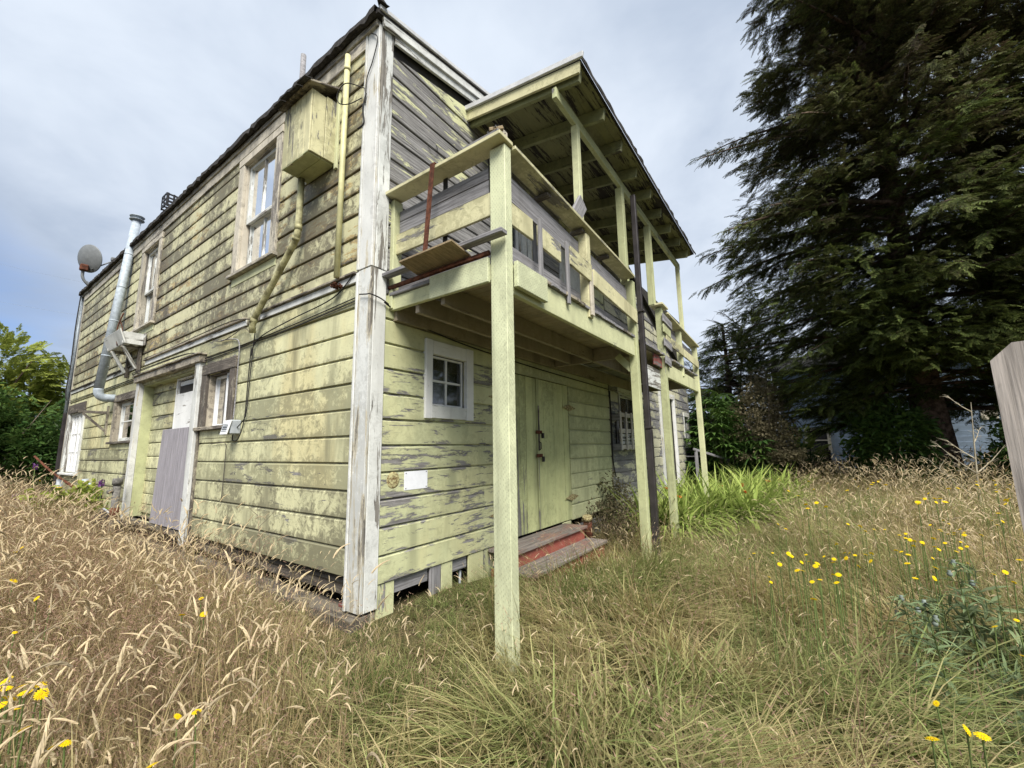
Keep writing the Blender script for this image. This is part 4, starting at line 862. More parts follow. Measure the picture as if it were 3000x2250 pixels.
block('mount', (-0.25, -0.10), (11.2, 11.34), (5.74, 5.90), 'rust', sd, 0.02); tube('arm', [(-0.06, 11.2, 5.80), (0.30, 11.05, 6.12)], 0.016, 'dish', sd, 6); block('receiver', (0.24, 0.36), (11.0, 11.1), (6.10, 6.20), 'dish', sd, 0.02)
tube('strut', [(-0.10, 11.3, 5.5), (0.25, 11.2, 5.40)], 0.010, 'dish', sd, 6)
# crate on the roof edge
cr = thing('plastic_crate', (0.05, 5.55, 5.35), 'black lattice crate sitting on the edge of the roof', 'crate')
for k in range(4):
    block('slat', (-0.13, 0.13), (5.44, 5.455), (5.352 + 0.066 * k, 5.380 + 0.066 * k), 'black_plastic', cr, 0.003); block('slat', (-0.13, 0.13), (5.685, 5.70), (5.352 + 0.066 * k, 5.380 + 0.066 * k), 'black_plastic', cr, 0.003)
for k in range(4): block('stave', (-0.135 + 0.08 * k, -0.108 + 0.08 * k), (5.436, 5.459), (5.345, 5.585), 'black_plastic', cr, 0.003)
for yy in (5.44, 5.56, 5.68): block('stave', (-0.145, -0.131), (yy, yy + 0.02), (5.345, 5.585), 'black_plastic', cr, 0.003)
for k in range(3): block('slat', (-0.146, -0.132), (5.46, 5.68), (5.36 + 0.1 * k, 5.39 + 0.1 * k), 'black_plastic', cr, 0.003)
# far-left downspout
ds2 = thing('downspout', (-0.05, 11.85, -0.2), 'dark downspout at the far left corner of the house', 'downspout')
block('pipe', (-0.085, 0.0), (11.80, 11.89), (-0.2, 2.25), 'dark_metal', ds2, 0.008); tube('thin_pipe', [(-0.05, 11.83, 2.25), (-0.05, 11.83, 5.2)], 0.035, 'galv', ds2, 8)
cable([(-0.09, 11.75, 5.3), (-0.10, 11.78, 4.4), (-0.09, 11.76, 3.4), (-0.11, 11.75, 2.8), (-0.08, 11.7, 2.55)], 0.012, 'tangled cable running down the far left corner')
# lattice leaning in front of the grey-wall window
lt = thing('wooden_lattice', (5.9, -0.12, 1.15), 'weathered wooden crate lattice propped over the dark window', 'lattice')
for k in range(5): block('upright', (5.30 + 0.30 * k, 5.37 + 0.30 * k), (-0.20, -0.18), (1.14, 1.86), 'pale_board', lt)
for k in range(3): block('crosspiece', (5.30, 6.57), (-0.178, -0.158), (1.16 + 0.30 * k, 1.24 + 0.30 * k), 'pale_board', lt)
for k in range(3): block('upright', (5.46 + 0.40 * k, 5.54 + 0.40 * k), (-0.075, -0.055), (1.16, 1.82), 'grey_wood', lt)
for zz in (1.20, 1.74): block('side_board', (5.275, 5.295), (-0.20, -0.03), (zz - 0.06, zz + 0.06), 'grey_wood', lt)
for k in range(4): block('stacked_batten', (5.45, 6.5), (-0.15, -0.105), (1.18 + 0.07 * k, 1.235 + 0.07 * k), 'white_worn', lt)
# handrail and bracket shelf at the far end
hr = thing('handrail', (10.6, -0.9, 0), 'thin grey handrail beyond the far balcony posts', 'handrail')
beam('rail', (9.6, -0.55, 1.10), (11.3, -1.15, 0.75), 0.05, 0.06, 'grey_wood', hr); beam('post', (11.2, -1.1, -0.3), (11.2, -1.1, 0.76), 0.07, 0.07, 'grey_wood', hr, (1, 0, 0)); beam('post', (9.7, -0.58, -0.3), (9.7, -0.58, 1.06), 0.07, 0.07, 'grey_wood', hr, (1, 0, 0))
ws = thing('wall_shelf', (11.4, -0.2, 0.8), 'small slanted bracket shelf under the far window', 'shelf')
block('board', (11.0, 11.9), (-0.42, -0.03), (0.86, 0.89), 'grey_wood', ws); beam('brace', (11.05, -0.04, 0.45), (11.05, -0.38, 0.855), 0.04, 0.04, 'grey_wood', ws); beam('brace', (11.85, -0.04, 0.45), (11.85, -0.38, 0.855), 0.04, 0.04, 'grey_wood', ws)

# ------------------------------------------------------------------ steps at the double door
st = thing('wooden_steps', (2.4, -0.35, -0.2), 'two worn wooden steps with red risers below the plank door', 'steps')
block('tread', (1.55, 3.30), (-0.385, -0.20), (0.118, 0.152), 'tread', st); block('tread', (1.55, 3.30), (-0.198, -0.03), (0.117, 0.151), 'tread', st)
block('riser', (1.58, 3.27), (-0.35, -0.325), (-0.03, 0.117), 'red', st)
block('tread', (1.50, 3.32), (-0.66, -0.50), (-0.045, -0.010), 'tread', st); block('tread', (1.50, 3.32), (-0.498, -0.355), (-0.046, -0.012), 'tread', st)
block('riser', (1.55, 3.28), (-0.625, -0.60), (-0.30, -0.046), 'red', st)
for x in (1.56, 3.25): block('side_panel', (x, x + 0.03), (-0.598, -0.06), (-0.30, -0.047), 'red', st)
bp = bent_pipe('sewer_pipe', [(3.55, -0.30, -0.25), (3.50, -0.30, 0.02), (3.42, -0.33, 0.22)], 0.06, 'rust', 'rusty cleanout pipe sticking up right of the steps', 'pipe')
tube('cap', [(3.43, -0.327, 0.20), (3.415, -0.333, 0.25)], 0.068, 'rusty_yellow', bp, 12)

# ------------------------------------------------------------------ odds and ends by the side wall
sv = thing('standpipe', (-0.16, 5.95, -0.2), 'grey capped standpipe wrapped in tape by the side wall', 'standpipe')
q = pix(*(150 + 490 * 0.3919, 950 + 1240 * 0.3919), 0, -0.22)
tube('pipe', [(-0.22, q.y, -0.3), (-0.22, q.y, 0.80)], 0.05, 'old_pipe', sv, 10); tube('cap', [(-0.22, q.y, 0.76), (-0.22, q.y, 0.86)], 0.065, 'old_pipe', sv, 10); tube('wrap', [(-0.22, q.y, 0.25), (-0.22, q.y, 0.42)], 0.058, 'rust', sv, 10); tube('spout', [(-0.22, q.y, 0.68), (-0.33, q.y - 0.02, 0.66)], 0.03, 'old_pipe', sv, 8)
bk = thing('black_tub', (-0.30, 6.3, 0.1), 'black plastic tub lying in the grass by the standpipe', 'tub')
lathe('body', [(0.0, 0.0), (0.17, 0.0), (0.21, 0.30), (0.225, 0.31), (0.215, 0.33), (0.195, 0.30), (0.155, 0.02), (0.0, 0.02)], (-0.38, 6.35, 0.0), 'black_plastic', bk, 20, Matrix.Rotation(0.9, 4, 'Y'))
lathe('rim', [(0.205, 0.318), (0.236, 0.318), (0.236, 0.342), (0.205, 0.342), (0.205, 0.318)], (-0.38, 6.35, 0.0), 'grey_plastic', bk, 20, Matrix.Rotation(0.9, 4, 'Y'))
mk = thing('marker_post', (-0.39, 9.0, -0.2), 'grey pipe marker with a yellow band among the weeds', 'marker')
tube('pipe', [(-0.39, 9.0, -0.3), (-0.39, 9.0, 0.78)], 0.05, 'grey_plastic', mk, 10); tube('band', [(-0.39, 9.0, 0.56), (-0.39, 9.0, 0.63)], 0.052, 'yellow_band', mk, 10)
gm = thing('gas_pipes', (-0.15, 8.3, 0.4), 'grey utility pipes at the foot of the wall behind the vine', 'pipes')
tube('pipe', smooth_path([(-0.08, 8.6, -0.2), (-0.10, 8.6, 0.62), (-0.14, 8.5, 0.70), (-0.16, 8.0, 0.68), (-0.16, 7.9, 0.6), (-0.16, 7.9, -0.2)], 4), 0.035, 'galv', gm, 8); tube('valve', [(-0.16, 8.3, 0.66), (-0.16, 8.3, 0.78)], 0.05, 'galv', gm, 8)
fb = tag(put('fallen_branch', tube_mesh(smooth_path([(-0.72, 9.4, 1.22), (-0.5, 9.0, 0.9), (-0.25, 8.6, 0.62), (-0.15, 8.3, 0.45)]), [0.02] * 10 + [0.028] * 9, 6), 'rust'), 'reddish dead branch leaning over the weeds by the far window', 'branch')

# ------------------------------------------------------------------ fence board close to the camera
fn = thing('fence', (-0.60, -3.35, -0.25), 'grey dog-eared fence board standing close on the right', 'fence')
def picket(c, ang, w=0.14, h=1.83, t=0.017):
    e = w * 0.26
    prof = [(-w / 2, 0), (w / 2, 0), (w / 2, h - e), (w / 2 - e, h), (-w / 2 + e, h), (-w / 2, h - e)]
    vs = [(x, -t / 2, z) for x, z in prof] + [(x, t / 2, z) for x, z in prof]; n = 6
    me = mesh_of([(z, x, y) for x, y, z in vs], [tuple(range(n))[::-1], tuple(range(n, 2 * n))] + [(i, (i + 1) % n, (i + 1) % n + n, i + n) for i in range(n)], 'fence_board')
    ux = Vector((math.cos(ang), math.sin(ang), 0)); n_ = ux.cross(Vector((0, 0, 1)))
    # mesh local X is the length of the board, so the grain runs up it
    return put('fence_board', me, 'fence_grey', fn, frame((0, 0, 1), ux, -n_ if False else Vector((0, 0, 1)).cross(ux), c))
pl = pix(2886, 1000, 0, -0.72); pang = math.atan2(pl.y - CAM_P[1], pl.x - CAM_P[0]) - math.pi / 2 - 0.06
ux = Vector((math.cos(pang), math.sin(pang), 0))
for k in range(2): picket(Vector((pl.x, pl.y, 0)) + ux * (0.072 + 0.146 * k) + Vector((0, 0, pl.z - 0.012 - 1.83 + 0.006 * ((k * 7) % 3))), pang)
nrm = Vector((0, 0, 1)).cross(ux)
away = nrm if nrm.dot(Vector((pl.x - CAM_P[0], pl.y - CAM_P[1], 0))) > 0 else -nrm
for z in (0.15, 1.0): beam('rail', Vector((pl.x, pl.y, z)) + ux * 0.05 + away * 0.03, Vector((pl.x, pl.y, z)) + ux * 0.29 + away * 0.03, 0.038, 0.085, 'fence_grey', fn)

# ------------------------------------------------------------------ planting: small plant pieces, scattered
def attr_mesh(name, verts, faces, h, rn, part=None, mat=None, smooth=False):
    me = mesh_of(verts, faces, name, smooth)
    for nm, data in (('h', h), ('rn', rn), ('part', part if part is not None else [0.0] * len(verts))):
        a = me.attributes.new(nm, 'FLOAT', 'POINT'); a.data.foreach_set('value', np.array(data, dtype=np.float32))
    if mat: me.materials.append(MAT[mat])
    return me
class Piece:
    """collects blades, heads and leaves into one small mesh"""
    def __init__(s): s.v, s.f, s.h, s.r, s.p = [], [], [], [], []
    def strip(s, pts, widths, side, rn, hs, part=0.0):
        k = len(s.v)
        for p, w, hh in zip(pts, widths, hs):
            s.v += [p - side * w, p + side * w]; s.h += [hh, hh]; s.r += [rn, rn]; s.p += [part, part]
        for i in range(len(pts) - 1): s.f.append((k + 2 * i, k + 2 * i + 1, k + 2 * i + 3, k + 2 * i + 2))
    def blade(s, base, az, length, lean, droop, width, rn, n=4, hmax=1.0, curl=0.0):
        """an arching blade"""
        d_ = Vector((math.cos(az), math.sin(az), 0)); side = Vector((-math.sin(az), math.cos(az), 0))
        pts, ws_, hs = [], [], []; p = Vector(base); ang = lean
        for i in range(n + 1):
            t = i / n
            pts.append(p.copy()); ws_.append(width * (1 - t ** 2.2) * 0.5 + 0.0002); hs.append(t * hmax)
            ang += droop / n; p = p + (d_ * math.sin(ang) + Vector((0, 0, 1)) * math.cos(ang)) * (length / n) + side * curl * length / n * t
        s.strip(pts, ws_, side, rn, hs)
        return p, ang, d_
    def spindle(s, p0, d_, ang, length, r, rn, droop=0.5, n=6, sides=5, part=1.0):
        """a seed head, bending on from the stem"""
        k = len(s.v); side = Vector((-d_.y, d_.x, 0)); p = Vector(p0)
        for i in range(n + 1):
            t = i / n; rr = r * (0.25 + 0.75 * math.sin(math.pi * min(1, t * 0.9 + 0.08)) ** 0.6) * (1 - 0.55 * t)
            ax = d_ * math.sin(ang) + Vector((0, 0, 1)) * math.cos(ang); nx = side.cross(ax)
            for j in range(sides):
                q = 2 * math.pi * j / sides + i * 0.6; k2 = rr * (1 + 0.25 * ((i + j) % 2))
                s.v.append(p + (side * math.cos(q) + nx * math.sin(q)) * k2); s.h.append(1.0); s.r.append(rn); s.p.append(part)
            p = p + ax * length / n; ang += droop / n
        for i in range(n):
            for j in range(sides): s.f.append((k + i * sides + j, k + i * sides + (j + 1) % sides, k + (i + 1) * sides + (j + 1) % sides, k + (i + 1) * sides + j))
        return p
    def leaf(s, base, d_, up, length, width, rn, bend=0.25, h0=0.2, h1=1.0):
        """a pointed leaf of four quads, folded along its rib"""
        d_ = Vector(d_).normalized(); side = d_.cross(Vector(up)).normalized(); nrm = side.cross(d_); k = len(s.v); base = Vector(base)
        for t, w in ((0.0, 0.06), (0.3, 0.85), (0.62, 0.8), (1.0, 0.0)):
            c_ = base + d_ * length * t - nrm * bend * length * t * t
            for q in (-1, 0, 1):
                s.v.append(c_ + side * q * width * 0.5 * w + nrm * (abs(q) * width * 0.14)); s.h.append(h0 + (h1 - h0) * t); s.r.append(rn); s.p.append(0.0)
        for i in range(3):
            for q in range(2): s.f.append((k + 3 * i + q, k + 3 * i + q + 1, k + 3 * i + q + 4, k + 3 * i + q + 3))
    def done(s, name, mat): return attr_mesh(name, s.v, s.f, s.h, s.r, s.p, mat)
R_ = random.Random(11)
def pieces(name, makers):
    """hidden source meshes for a scatter"""
    c_ = bpy.data.collections.new(name)
    for i, me in enumerate(makers):
        o = bpy.data.objects.new('%s_%02d' % (name, i), me); c_.objects.link(o)
    return c_
GROUPS = {}
def scatter_group(coll):
    if coll.name in GROUPS: return GROUPS[coll.name]
    g = bpy.data.node_groups.new('scatter ' + coll.name, 'GeometryNodeTree')
    g.interface.new_socket('Geometry', in_out='INPUT', socket_type='NodeSocketGeometry'); g.interface.new_socket('Geometry', in_out='OUTPUT', socket_type='NodeSocketGeometry')
    N = g.nodes; L = g.links
    gi = N.new('NodeGroupInput'); go = N.new('NodeGroupOutput')
    m2p = N.new('GeometryNodeMeshToPoints'); L.new(gi.outputs[0], m2p.inputs['Mesh'])
    ci = N.new('GeometryNodeCollectionInfo'); ci.inputs['Collection'].default_value = coll; ci.inputs['Separate Children'].default_value = True; ci.inputs['Reset Children'].default_value = True
    ip = N.new('GeometryNodeInstanceOnPoints'); L.new(m2p.outputs[0], ip.inputs['Points']); L.new(ci.outputs[0], ip.inputs['Instance']); ip.inputs['Pick Instance'].default_value = True
    def at(nm, ty):
        a = N.new('GeometryNodeInputNamedAttribute'); a.data_type = ty; a.inputs['Name'].default_value = nm; return a.outputs[0]
    L.new(at('idx', 'INT'), ip.inputs['Instance Index'])
    er = N.new('FunctionNodeEulerToRotation'); L.new(at('rot', 'FLOAT_VECTOR'), er.inputs[0]); L.new(er.outputs[0], ip.inputs['Rotation'])
    L.new(at('scl', 'FLOAT'), ip.inputs['Scale']); L.new(ip.outputs[0], go.inputs[0])
    GROUPS[coll.name] = g
    return g
def scatter(name, coll, pos, rot, scl, tint, idx, mat=None, parent=None):
    me = bpy.data.meshes.new(name); n = len(pos); me.vertices.add(n)
    me.vertices.foreach_set('co', np.asarray(pos, dtype=np.float32).ravel())
    for nm, ty, data, key, dt in (('rot', 'FLOAT_VECTOR', rot, 'vector', np.float32), ('scl', 'FLOAT', scl, 'value', np.float32), ('tint', 'FLOAT', tint, 'value', np.float32), ('idx', 'INT', idx, 'value', np.int32)):
        a = me.attributes.new(nm, ty, 'POINT'); a.data.foreach_set(key, np.asarray(data, dtype=dt).ravel())
    if mat: me.materials.append(MAT[mat])
    o = put(name, me, None, parent)
    md = o.modifiers.new('scatter', 'NODES'); md.node_group = scatter_group(coll)
    return o

def tuft(n, hgt, lean, droop, width, spread, flat=None):
    P_ = Piece()
    for _ in range(n):
        az = R_.uniform(0, 6.283) if flat is None else R_.gauss(flat, 0.5); rr = spread * math.sqrt(R_.random()); a2 = R_.uniform(0, 6.283)
        P_.blade((rr * math.cos(a2), rr * math.sin(a2), -0.02), az, hgt * R_.uniform(0.55, 1.15), lean * R_.uniform(0.2, 1.4), droop * R_.uniform(0.3, 1.4), width * R_.uniform(0.7, 1.3), R_.random(), 4, 1.0, R_.uniform(-0.15, 0.15))
    return P_
def seeding(n, hgt, spread, kind, blades=7):
    P_ = Piece()
    for _ in range(n):
        az = R_.uniform(0, 6.283); rr = spread * math.sqrt(R_.random()); a2 = R_.uniform(0, 6.283); rn = R_.random()
        p, ang, d_ = P_.blade((rr * math.cos(a2), rr * math.sin(a2), -0.02), az, hgt * R_.uniform(0.7, 1.12), R_.uniform(0.0, 0.22), R_.uniform(0.1, 0.75), 0.0042, rn, 5, 0.9)
        # keep the stem from tapering away before the head
        if kind == 'head': P_.spindle(p, d_, ang, R_.uniform(0.04, 0.10), R_.uniform(0.0028, 0.0052), rn, R_.uniform(0.1, 1.6))
        else:
            for j in range(9):
                t = j / 9; b = p - Vector((0, 0, 1)) * 0.16 * (1 - t) + d_ * 0.02 * t; a3 = R_.uniform(0, 6.283)
                q, a4, d4 = P_.blade(b, a3, 0.075 * (1.1 - 0.7 * t), 0.8, 0.4, 0.0022, R_.random(), 2)
                k = len(P_.v); P_.spindle(q, d4, 1.0, 0.014, 0.0028, R_.random(), 0.3, 1, 3)
    for _ in range(blades):
        P_.blade((R_.uniform(-spread, spread), R_.uniform(-spread, spread), -0.02), R_.uniform(0, 6.283), hgt * R_.uniform(0.35, 0.75), R_.uniform(0.1, 0.5), R_.uniform(0.4, 1.6), 0.0045, R_.random(), 4)
    return P_
C_SHORT = pieces('grass tuft', [tuft(30, 0.30, 0.45, 1.2, 0.0056, 0.09).done('tuft', 'grass') for _ in range(5)] + [tuft(30, 0.52, 0.85, 0.95, 0.0064, 0.10, 0.0).done('lodged', 'grass') for _ in range(5)] + [tuft(16, 0.34, 0.4, 1.5, 0.0095, 0.08).done('broad', 'grass') for _ in range(3)])
C_TALL = pieces('tall grass', [seeding(R_.choice((3, 5, 7)), R_.uniform(0.50, 0.68), R_.uniform(0.06, 0.12), 'head', R_.choice((8, 12, 16))).done('seeding', 'tall_grass') for _ in range(9)])
C_BENT = pieces('bent grass', [seeding(8, 0.55, 0.09, 'panicle', 6).done('panicle', 'bent_grass') for _ in range(5)])
C_STRAP = pieces('strap leaves', [tuft(11, 0.95, 0.30, 2.0, 0.034, 0.10).done('strap', 'strap') for _ in range(5)])

def in_house(x, y): return x > -0.07 and y > -0.03
def on_steps(x, y): return 1.5 < x < 3.35 and -0.66 < y < 0.0
def visible(x, y, margin=60):
    """does the ground here fall inside the picture, roughly?"""
    v = Vector((x - CAM_P[0], y - CAM_P[1], -1.2)); c_ = [sum(CAM_R[i][j] * v[j] for j in range(3)) for i in range(3)]
    if c_[2] < 0.3: return math.hypot(v.x, v.y) < 2.2
    return -2600 < 1500 + CAM_F * c_[0] / c_[2] < 4600
def field(x, y):
    """slow patchy value 0..1 over the yard"""
    return 0.5 + 0.25 * math.sin(1.7 * x + 0.6 * y + 1.0) + 0.25 * math.sin(2.3 * y - 0.9 * x + 2.0) * math.cos(0.8 * x + 0.3)
def spray_points(dens_fn, regions, seed):
    g = np.random.default_rng(seed); out = []
    for (x0, x1, y0, y1), dens in regions:
        n = int((x1 - x0) * (y1 - y0) * dens)
        for x, y in zip(g.uniform(x0, x1, n), g.uniform(y0, y1, n)):
            if in_house(x, y) or on_steps(x, y) or not visible(x, y): continue
            dist = math.hypot(x - CAM_P[0], y - CAM_P[1])
            if dist < 0.55: continue
            if g.random() < dens_fn(x, y, dist): out.append((x, y, dist))
    return out
YARD = [((-3.6, 3.0, -6.5, 3.0), 150), ((-3.0, 0.0, 3.0, 9.0), 90), ((3.0, 8.0, -7.0, 0.0), 80), ((8.0, 15.0, -11.0, 0.0), 45), ((-4.0, 1.5, 9.0, 20.0), 28), ((-8.0, -3.6, -4.0, 9.0), 40), ((-3.0, 6.0, -9.0, -6.5), 50)]
def left_zone(x, y): return 1.0 / (1.0 + math.exp(min(50.0, -(y - 0.75 * x + 0.20) * 4.0)))
def far_right(x, y): return 1.0 / (1.0 + math.exp(-(x - 3.6 - 0.9 * (y + 3.0)) * 1.6)) if y < -1.2 else 0.0
def green_patch(x, y):
    g = 0.9 * math.exp(-((x + 1.72) ** 2 / 0.10 + (y - 0.02) ** 2 / 0.16))                         # bottom left corner of the picture
    g += 0.8 * math.exp(-((x - 0.6) ** 2 / 0.5 + (y + 0.25) ** 2 / 0.12))           # at the foot of the corner
    g += 0.7 * math.exp(-((x - 0.5) ** 2 / 0.5 + (y + 2.1) ** 2 / 0.25)) + 0.85 * math.exp(-((x - 0.8) ** 2 / 0.9 + (y + 3.4) ** 2 / 0.5))
    g += 0.6 * math.exp(-((x - 5.0) ** 2 / 6 + (y + 1.9) ** 2 / 0.5)) + 0.5 * math.exp(-((x - 8.5) ** 2 / 6 + (y + 2.6) ** 2 / 0.8))
    return min(1.0, g)
def lay(name, coll, pts, nidx, tint_fn, scl_fn, label, seed, wind=None, sink=0.0):
    g = np.random.default_rng(seed); pos, rot, scl, tint, idx = [], [], [], [], []
    for x, y, dist in pts:
        pos.append((x, y, gz(x, y) - sink)); s_ = scl_fn(x, y, dist) * g.uniform(0.62, 1.28); scl.append(s_)
        lo, hi = nidx(x, y, g); idx.append(g.integers(lo, hi))
        az = g.uniform(0, 6.283) if wind is None or hi <= 5 or hi > 10 else wind(x, y) + g.normal(0, 0.35)
        rot.append((g.normal(0, 0.13), g.normal(0, 0.13), az)); tint.append(min(1.0, max(0.0, tint_fn(x, y) + g.normal(0, 0.17))))
    o = scatter(name, coll, pos, rot, scl, tint, idx); tag(o, label, 'grass', kind='stuff'); return o
def fbm(x, y, k, sd_): return min(1.0, max(0.0, 0.5 + 0.5 * mnoise.fractal(Vector((x * k + sd_, y * k, sd_)), 0.9, 2.0, 3)))
def dry(x, y): return 0.74 + 1.35 * (fbm(x, y, 0.8, 3.3) - 0.5) + 1.4 * (fbm(x, y, 2.4, 8.1) - 0.5) + 0.12 * left_zone(x, y) - 0.26 * (1 - left_zone(x, y)) - 0.7 * green_patch(x, y)
def mound(x, y): return max(0.35, 0.55 + 1.0 * fbm(x, y, 1.5, 5.7) * (0.6 + 0.8 * fbm(x, y, 0.5, 1.9)))
wide = lambda d_: 1.0 + 0.04 * max(0.0, d_ - 4)
def trodden(x, y):
    """height of the sward: shorter at the foot of the walls, by the steps and in the strap-leaf bed"""
    k = 1.0
    if y > -1.0 and x > -0.3: k *= 0.50 + 0.50 * min(1.0, max(0.0, -y / 1.0)) if x < 4.2 else 0.6
    if x > -1.0 and -0.2 < y < 12.0: k *= (0.78 if y < 2.6 else 0.55) + (0.22 if y < 2.6 else 0.45) * min(1.0, max(0.0, -x))
    if x > 4.2 and y > -2.6: k *= 0.62
    if math.hypot(x, y) < 0.9: k *= 0.75
    return k
pts = spray_points(lambda x, y, d_: min(1.0, 0.35 + 1.1 * fbm(x, y, 2.1, 4.4)), YARD, 1)
lay('short_grass', C_SHORT, pts, lambda x, y, g: (10, 13) if g.random() < 0.10 + 0.5 * green_patch(x, y) else ((5, 10) if g.random() < 0.85 * (1 - left_zone(x, y)) else (0, 5)), dry, lambda x, y, d_: trodden(x, y) * wide(d_) * mound(x, y) * 1.05, 'matted short grass, half green and half straw, over the whole yard', 2, lambda x, y: 5.5 * fbm(x, y, 0.55, 6.6) + 0.6)
pts = spray_points(lambda x, y, d_: 0.06 + 0.58 * left_zone(x, y) * min(1.0, 1.5 * fbm(x, y, 1.6, 2.2) ** 1.5 * 1.6) + 0.6 * far_right(x, y) * (0.3 + 0.7 * field(y, x * 0.7)), YARD, 3)
lay('tall_seeding_grass', C_TALL, pts, lambda x, y, g: (0, 9), lambda x, y: 0.36 + 0.5 * fbm(x, y, 0.8, 9.2) + 0.1 * left_zone(x, y) - 0.35 * green_patch(x, y), lambda x, y, d_: trodden(x, y) * wide(d_) * (0.74 + 0.32 * left_zone(x, y) + 0.22 * far_right(x, y)) * (1 - 0.45 * green_patch(x, y)), 'tall straw-coloured grass with pale arching seed heads', 4)
pts = spray_points(lambda x, y, d_: 0.62 * max(left_zone(x, y) * math.exp(-((x + 1.5) ** 2 / 0.6)) * (0.35 + 0.9 * fbm(x, y, 1.1, 12.5)), 0.10 * fbm(x, y, 1.2, 7.7), 0.9 if y > 4.5 and x > -1.6 and x < -0.4 else 0.0), YARD, 5)
lay('reddish_bent_grass', C_BENT, pts, lambda x, y, g: (0, 5), lambda x, y: 0.6, lambda x, y, d_: trodden(x, y) * wide(d_), 'hazy reddish-brown fine grass among the straw', 6)

# strap-leaved clumps of crocosmia
def clump_of(name, coll, n, c_, rad, nidx, scl, tint, label, cat, group=None, mat=None, flowers=None):
    g = np.random.default_rng(int(abs(c_[0] * 71 + c_[1] * 37)) + n); t = thing(name, (c_[0], c_[1], gz(*c_)), label, cat, group)
    pos, rot, sc, ti, ix = [], [], [], [], []
    for _ in range(n):
        r2, a = rad * math.sqrt(g.random()), g.uniform(0, 6.283); x, y = c_[0] + r2 * math.cos(a), c_[1] + r2 * math.sin(a)
        pos.append((x, y, gz(x, y))); rot.append((g.normal(0, 0.12), g.normal(0, 0.12), g.uniform(0, 6.283))); sc.append(scl * g.uniform(0.75, 1.2)); ti.append(min(1, max(0, tint + g.normal(0, 0.2)))); ix.append(g.integers(0, nidx))
    lv = scatter('leaves', coll, pos, rot, sc, ti, ix, None, t); lv['kind'] = 'stuff'
    return t
def bloom(t, p, size, mat, seed):
    g = random.Random(seed); vs, fs = [], []
    for k in range(7):
        b = Vector(p) + Vector((g.uniform(-1, 1), g.uniform(-1, 1), g.uniform(-0.4, 0.6))) * size
        for j in range(5):
            a = 6.283 * j / 5 + g.random(); d_ = Vector((math.cos(a), math.sin(a), 0.7)); sd_ = Vector((-math.sin(a), math.cos(a), 0)); n = len(vs)
            vs += [b, b + d_ * size * 0.5 + sd_ * size * 0.18, b + d_ * size * 0.85, b + d_ * size * 0.5 - sd_ * size * 0.18]; fs.append((n, n + 1, n + 2, n + 3))
    return put('bloom', mesh_of(vs, fs, 'bloom'), mat, t)
CRO = [((4.9, -1.0), 0.40, 40, 'bright strap-leaved clump between the downspout and the next post'), ((5.9, -1.15), 0.50, 60, 'strap-leaved clump around the foot of the third post'), ((7.2, -1.25), 0.60, 80, 'strap-leaved clump at the foot of the last post'),
       ((8.4, -1.9), 0.70, 90, 'sunlit strap-leaved clump sprawling beyond the last post'), ((9.6, -2.1), 0.70, 80, 'sprawling strap-leaved clump with orange blooms at the edge of the field'), ((6.7, -1.85), 0.45, 45, 'low strap-leaved clump in front of the last post')]
for c_, rad, n, lab in CRO:
    t = clump_of('crocosmia_clump', C_STRAP, n, c_, rad, 5, 1.15, 0.70, lab, 'crocosmia', 'crocosmia clumps along the balcony')
    for k in range(2 if c_[0] > 8 else 1): bloom(t, (c_[0] + R_.uniform(-rad, rad), c_[1] + R_.uniform(-rad, rad), gz(*c_) + R_.uniform(0.5, 0.68)), 0.042, 'orange_petal', k + int(c_[0] * 9))

# ------------------------------------------------------------------ yellow flowers
def petal_mesh():
    vs, fs = [], []
    for ring, (n, r0, zz) in enumerate(((15, 1.0, 0.0), (12, 0.72, 0.12))):
        for k in range(n):
            a = 6.283 * (k + 0.5 * ring) / n; d_ = Vector((math.cos(a), math.sin(a), 0)); sd_ = Vector((-math.sin(a), math.cos(a), 0)); rr = r0 * R_.uniform(0.88, 1.06); w = 0.135 * r0; m_ = len(vs)
            vs += [d_ * 0.1 + Vector((0, 0, zz)), d_ * rr * 0.6 + sd_ * w + Vector((0, 0, zz + 0.1)), d_ * rr * 0.97 + sd_ * w * 0.7 + Vector((0, 0, zz + 0.06)), d_ * rr + Vector((0, 0, zz + 0.05)), d_ * rr * 0.97 - sd_ * w * 0.7 + Vector((0, 0, zz + 0.06)), d_ * rr * 0.6 - sd_ * w + Vector((0, 0, zz + 0.1))]
            fs.append((m_, m_ + 1, m_ + 2, m_ + 3, m_ + 4, m_ + 5))
    return mesh_of(vs, fs, 'petals')
PET = petal_mesh(); PET.materials.append(MAT['petal'])
EYE = mesh_of([(0.2 * math.cos(6.283 * k / 8), 0.2 * math.sin(6.283 * k / 8), 0.14) for k in range(8)] + [(0, 0, 0.26)], [(k, (k + 1) % 8, 8) for k in range(8)], 'eye'); EYE.materials.append(MAT['flower_eye'])
STEM = tube_mesh([(0, 0, 0), (0.015, 0, -0.25), (0.02, 0.01, -0.5), (0.01, 0.0, -1.0)], 0.0045, 5, False); STEM.materials.append(MAT['flower_stem'])
FLOWERS = []
def src(x0, y0, s_, lst): return [(x0 + a * s_, y0 + b * s_) for a, b in lst]
FLOWERS += [(p, 0.44, 0.020) for p in src(0, 1400, 0.51235, [(30, 1170), (40, 1205), (125, 1193), (145, 1230), (225, 1185), (237, 1237), (55, 1265), (10, 1300), (88, 1325), (140, 1440)])]
FLOWERS += [(p, 0.36, 0.017) for p in src(0, 1400, 0.51235, [(285, 1550), (370, 1520), (865, 1650), (1015, 1365), (1120, 1340), (85, 885)])]
